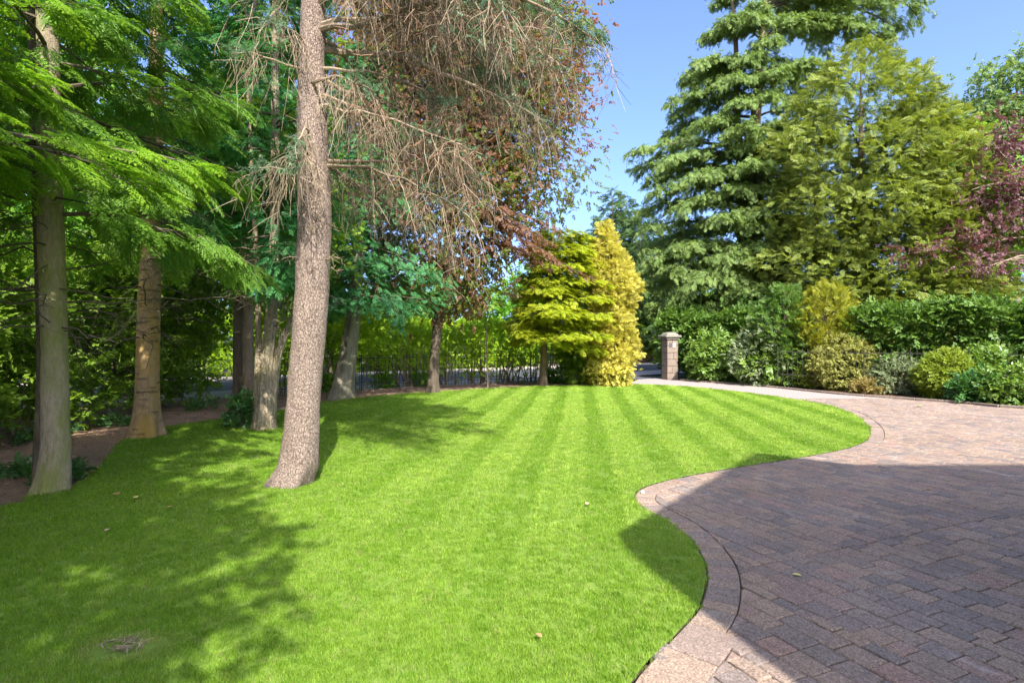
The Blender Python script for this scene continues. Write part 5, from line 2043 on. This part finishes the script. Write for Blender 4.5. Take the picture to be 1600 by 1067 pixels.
shrub('heather_mound', 'low brownish heather cushion at the right foot of the box ball', 'shrub', c_, r_, 'heath', 140, 8, .06, SPRIGS, .12, droop=-.3)
c_, r_ = at_px(1366, 1446, 560, 617)
shrub('cotoneaster_shrub', 'loose grey and russet shrub between the two clipped balls', 'shrub', c_, r_, 'grey', 210, 8, .1, SPRIGS, .17, droop=-.1, rs=.1, stem_m='twig_rust', stems=26)
c_, r_ = at_px(1440, 1518, 552, 624)
shrub('clipped_box', 'smaller yellow green clipped ball near the right end of the bed', 'shrub', c_, r_, 'boxgreen', 640, 8, .055, SPRIGS, .13, droop=-.2, shell=.22)
# ivy and hydrangea growing over the footing at the right end
for k_, (box_, lab) in enumerate((((1500, 1560, 590, 631), 'ivy clump at the foot of the railing right of the smaller ball'), ((1550, 1625, 575, 636), 'leafy climber over the railing at the right edge'), ((1515, 1575, 545, 600), 'green climber hanging on the railing above the ivy'))):
    c_, r_ = at_px(*box_, *([None] if k_ < 2 else [14.6]))
    shrub('ivy_clump', lab, 'ivy', c_, r_, 'ivy' if k_ == 0 else 'laurelb', 130, 7, .12, SPRIGB, .2, droop=.1, stem_m='twig_pale')
# small fern
q = G(1440, 617)
fe = thing('fern', 'small bright fern at the edge of the driveway', 'fern', (*q, 0))
for k_ in range(9):
    mb = FO()
    a = k_ / 9 * 2 * pi
    place(mb, FROND, [[q[0] + .03 * cos(a), q[1] + .03 * sin(a), .01]], [[cos(a), sin(a), 1.0]], Z, .34)
    mb.build('leaf', M['lime'], fe, kind=None)

# ------------------------------------------------------------------ ivy and litter on the left
q = G(385, 668)
iv = shrub('ivy_clump', 'dark ivy climbing the left foot of the many stemmed cypress', 'ivy', (q[0], q[1] - .05, .28), (.24, .2, .36), 'ivy', 60, 6, .06, SPRIGB, .13, droop=.1)
for (a, b, w_, lab) in ((80, 752, .28, 'ivy patch on the mulch in front of the mossy trunk'), (25, 742, .3, 'ivy at the left picture edge below the hedge'), (175, 668, .5, 'ivy ground cover between the two left trunks'), (60, 690, .55, 'ivy ground cover behind the mossy trunk'),
                       (310, 640, .5, 'low weeds under the hedge right of the fir')):
    q = G(a, b)
    shrub('ivy_patch', lab, 'ivy', (q[0], q[1] + w_ * .35, .03), (w_ * .75, w_ * .7, .08), 'ivy', 34, 6, .06, SPRIGB, .12, stems=0, droop=.0)
# small weeds along the back edge of the lawn
for (a, b, lab) in ((500, 612, 'leafy weed beside the flared trunk'), (655, 603, 'bright leafy weed by the railing under the copper beech'), (868, 598, 'small weed right of the golden tree trunk'), (600, 606, 'scrubby twigs at the back of the lawn')):
    q = G(a, b)
    shrub('weed_clump', lab, 'weed', (q[0], q[1] + .2, .18), (.4, .25, .25), 'lime', 40, 5, .08, SPRIGB, .18, droop=0, stems=6, stem_m='twig_pale')
# leaf litter on the mulch
ll = MB()
n = 5200
pp = np.column_stack([rng.uniform(-9, 3, n), rng.uniform(3, 21, n)])
kk = ~inside(LAWN, pp) & ~inside(DRIVE, pp) & ((pp - B0) @ RN < .8)
pp = pp[kk]
n = len(pp)
place(ll, [kites([((0, -.5, 0), (0, 1, 0), A([0, 0, 1.]), 1.0, .55, 0, 1)])], np.column_stack([pp, np.full(n, -.008) + rng.random(n) * .012]), np.column_stack([rng.normal(size=(n, 2)), rng.normal(0, .12, n)]), Z + rng.normal(0, .25, (n, 3)), rng.uniform(.04, .085, n))
M['litter'] = twigmat('leaf_litter', (.16, .08, .045), (.48, .31, .2))
ll.build('leaf_litter', M['litter'], None, kind='stuff', label='brown fallen leaves and bark chips on the mulch', cat='leaf litter')

# scraped patch, leaves and pebble on the lawn
pt_ = MB()
n = 70
a = rng.uniform(0, 2 * pi, n)
rr = np.sqrt(rng.random(n))
place(pt_, [kites([((0, -.5, 0), (0, 1, 0), A([0, 0, 1.]), 1.0, .12, 0, 1)])], np.column_stack([patch[0] + .12 * rr * np.cos(a), patch[1] + .07 * rr * np.sin(a), np.full(n, .012) + .012 * rng.random(n)]), np.column_stack([rng.normal(size=(n, 2)), rng.normal(0, .2, n)]), Z, rng.uniform(.03, .08, n))
pt_.build('dead_grass', M['twig_pale'], None, kind='stuff', label='small scraped patch of dead straw in the near lawn', cat='dead grass')
M['leaf_pink'] = plain('pale_leaf', (.55, .36, .25), (.65, .45, .32), 30, .7)
M['leaf_brown'] = plain('brown_leaf', (.30, .17, .08), (.42, .26, .12), 30, .7)
M['leaf_yellow'] = plain('yellow_leaf', (.55, .48, .12), (.6, .5, .2), 30, .7)


def fallen(px_, py_, size, mat, lab):
    q = G(px_, py_, .03)
    V = []
    r = random.Random(px_)
    for i in range(9):
        a_ = i / 9 * 2 * pi
        V.append([cos(a_) * .32 * (1 + .1 * r.random()), sin(a_) * .5 * (1 + .12 * r.random()), .10 * cos(a_) ** 2 + .05 * r.random()])
    V.append([0, 0, 0])
    V = np.array(V) * size
    Vb = V - A([0, 0, .001])
    n_ = 10
    T = [[9, i, (i + 1) % 9] for i in range(9)] + [[n_ + 9, n_ + (i + 1) % 9, n_ + i] for i in range(9)]
    me = mesh_np('fallen_leaf', np.concatenate([V, Vb]), np.array(T), M[mat])
    o = link('fallen_leaf', me, None, (q[0], q[1], .034), r.uniform(0, 6), label=lab, cat='leaf', group='fallen leaves on the lawn')
    return o


fallen(918, 787, .06, 'leaf_pink', 'pale pink fallen leaf on the sunlit lawn near the driveway edge')
fallen(182, 772, .09, 'leaf_brown', 'brown fallen leaf on the lawn right of the mossy trunk')
fallen(212, 777, .07, 'leaf_yellow', 'yellow fallen leaf on the shaded lawn left of the spruce')
fallen(168, 828, .05, 'leaf_pink', 'pale fallen leaf in the shaded left lawn')
fallen(266, 792, .05, 'leaf_brown', 'small brown fallen leaf on the shaded lawn below the fir')
fallen(842, 993, .04, 'leaf_brown', 'tiny brown fallen leaf on the near sunlit lawn')
for i_, (a_, b_, c_, l_) in enumerate(((1245, 892, 'leaf_yellow', 'tiny yellow leaf on the shaded blocks near the edging'), (1540, 690, 'leaf_brown', 'brown leaf on the sunlit driveway near the right edge'), (1450, 760, 'leaf_brown', 'brown leaf on the shaded driveway'), (1300, 655, 'leaf_brown', 'brown leaf where the driveway narrows beside the lawn tip'))):
    fallen(a_, b_, .05, c_, l_).location.z = .006
fallen(1436, 634, .14, 'leaf_yellow', 'yellow fallen leaf on the driveway below the clipped ball')
q = G(1004, 767, .02)
mb = MB()
th = np.linspace(0, 2 * pi, 11)[:-1]
rings = [(0, -.008, .001), (.75, -.004, 0), (1.0, .010, 0), (.8, .022, 0), (.4, .029, 0), (.02, .031, 0)]
V = np.array([[q[0] + .022 * r_ * cos(a) * (1 + .12 * sin(2 * a)), q[1] + .019 * r_ * sin(a), z_] for (r_, z_, _) in rings for a in th])
i = np.arange(5)[:, None] * 10
j = np.arange(10)[None]
mb.add(V, np.stack([i + j, i + (j + 1) % 10, i + 10 + (j + 1) % 10, i + 10 + j], -1).reshape(-1, 4))
mb.build('pebble', M['stone_plate'], None, smooth=True, label='small pale pebble on the paved edging where it turns', cat='pebble')
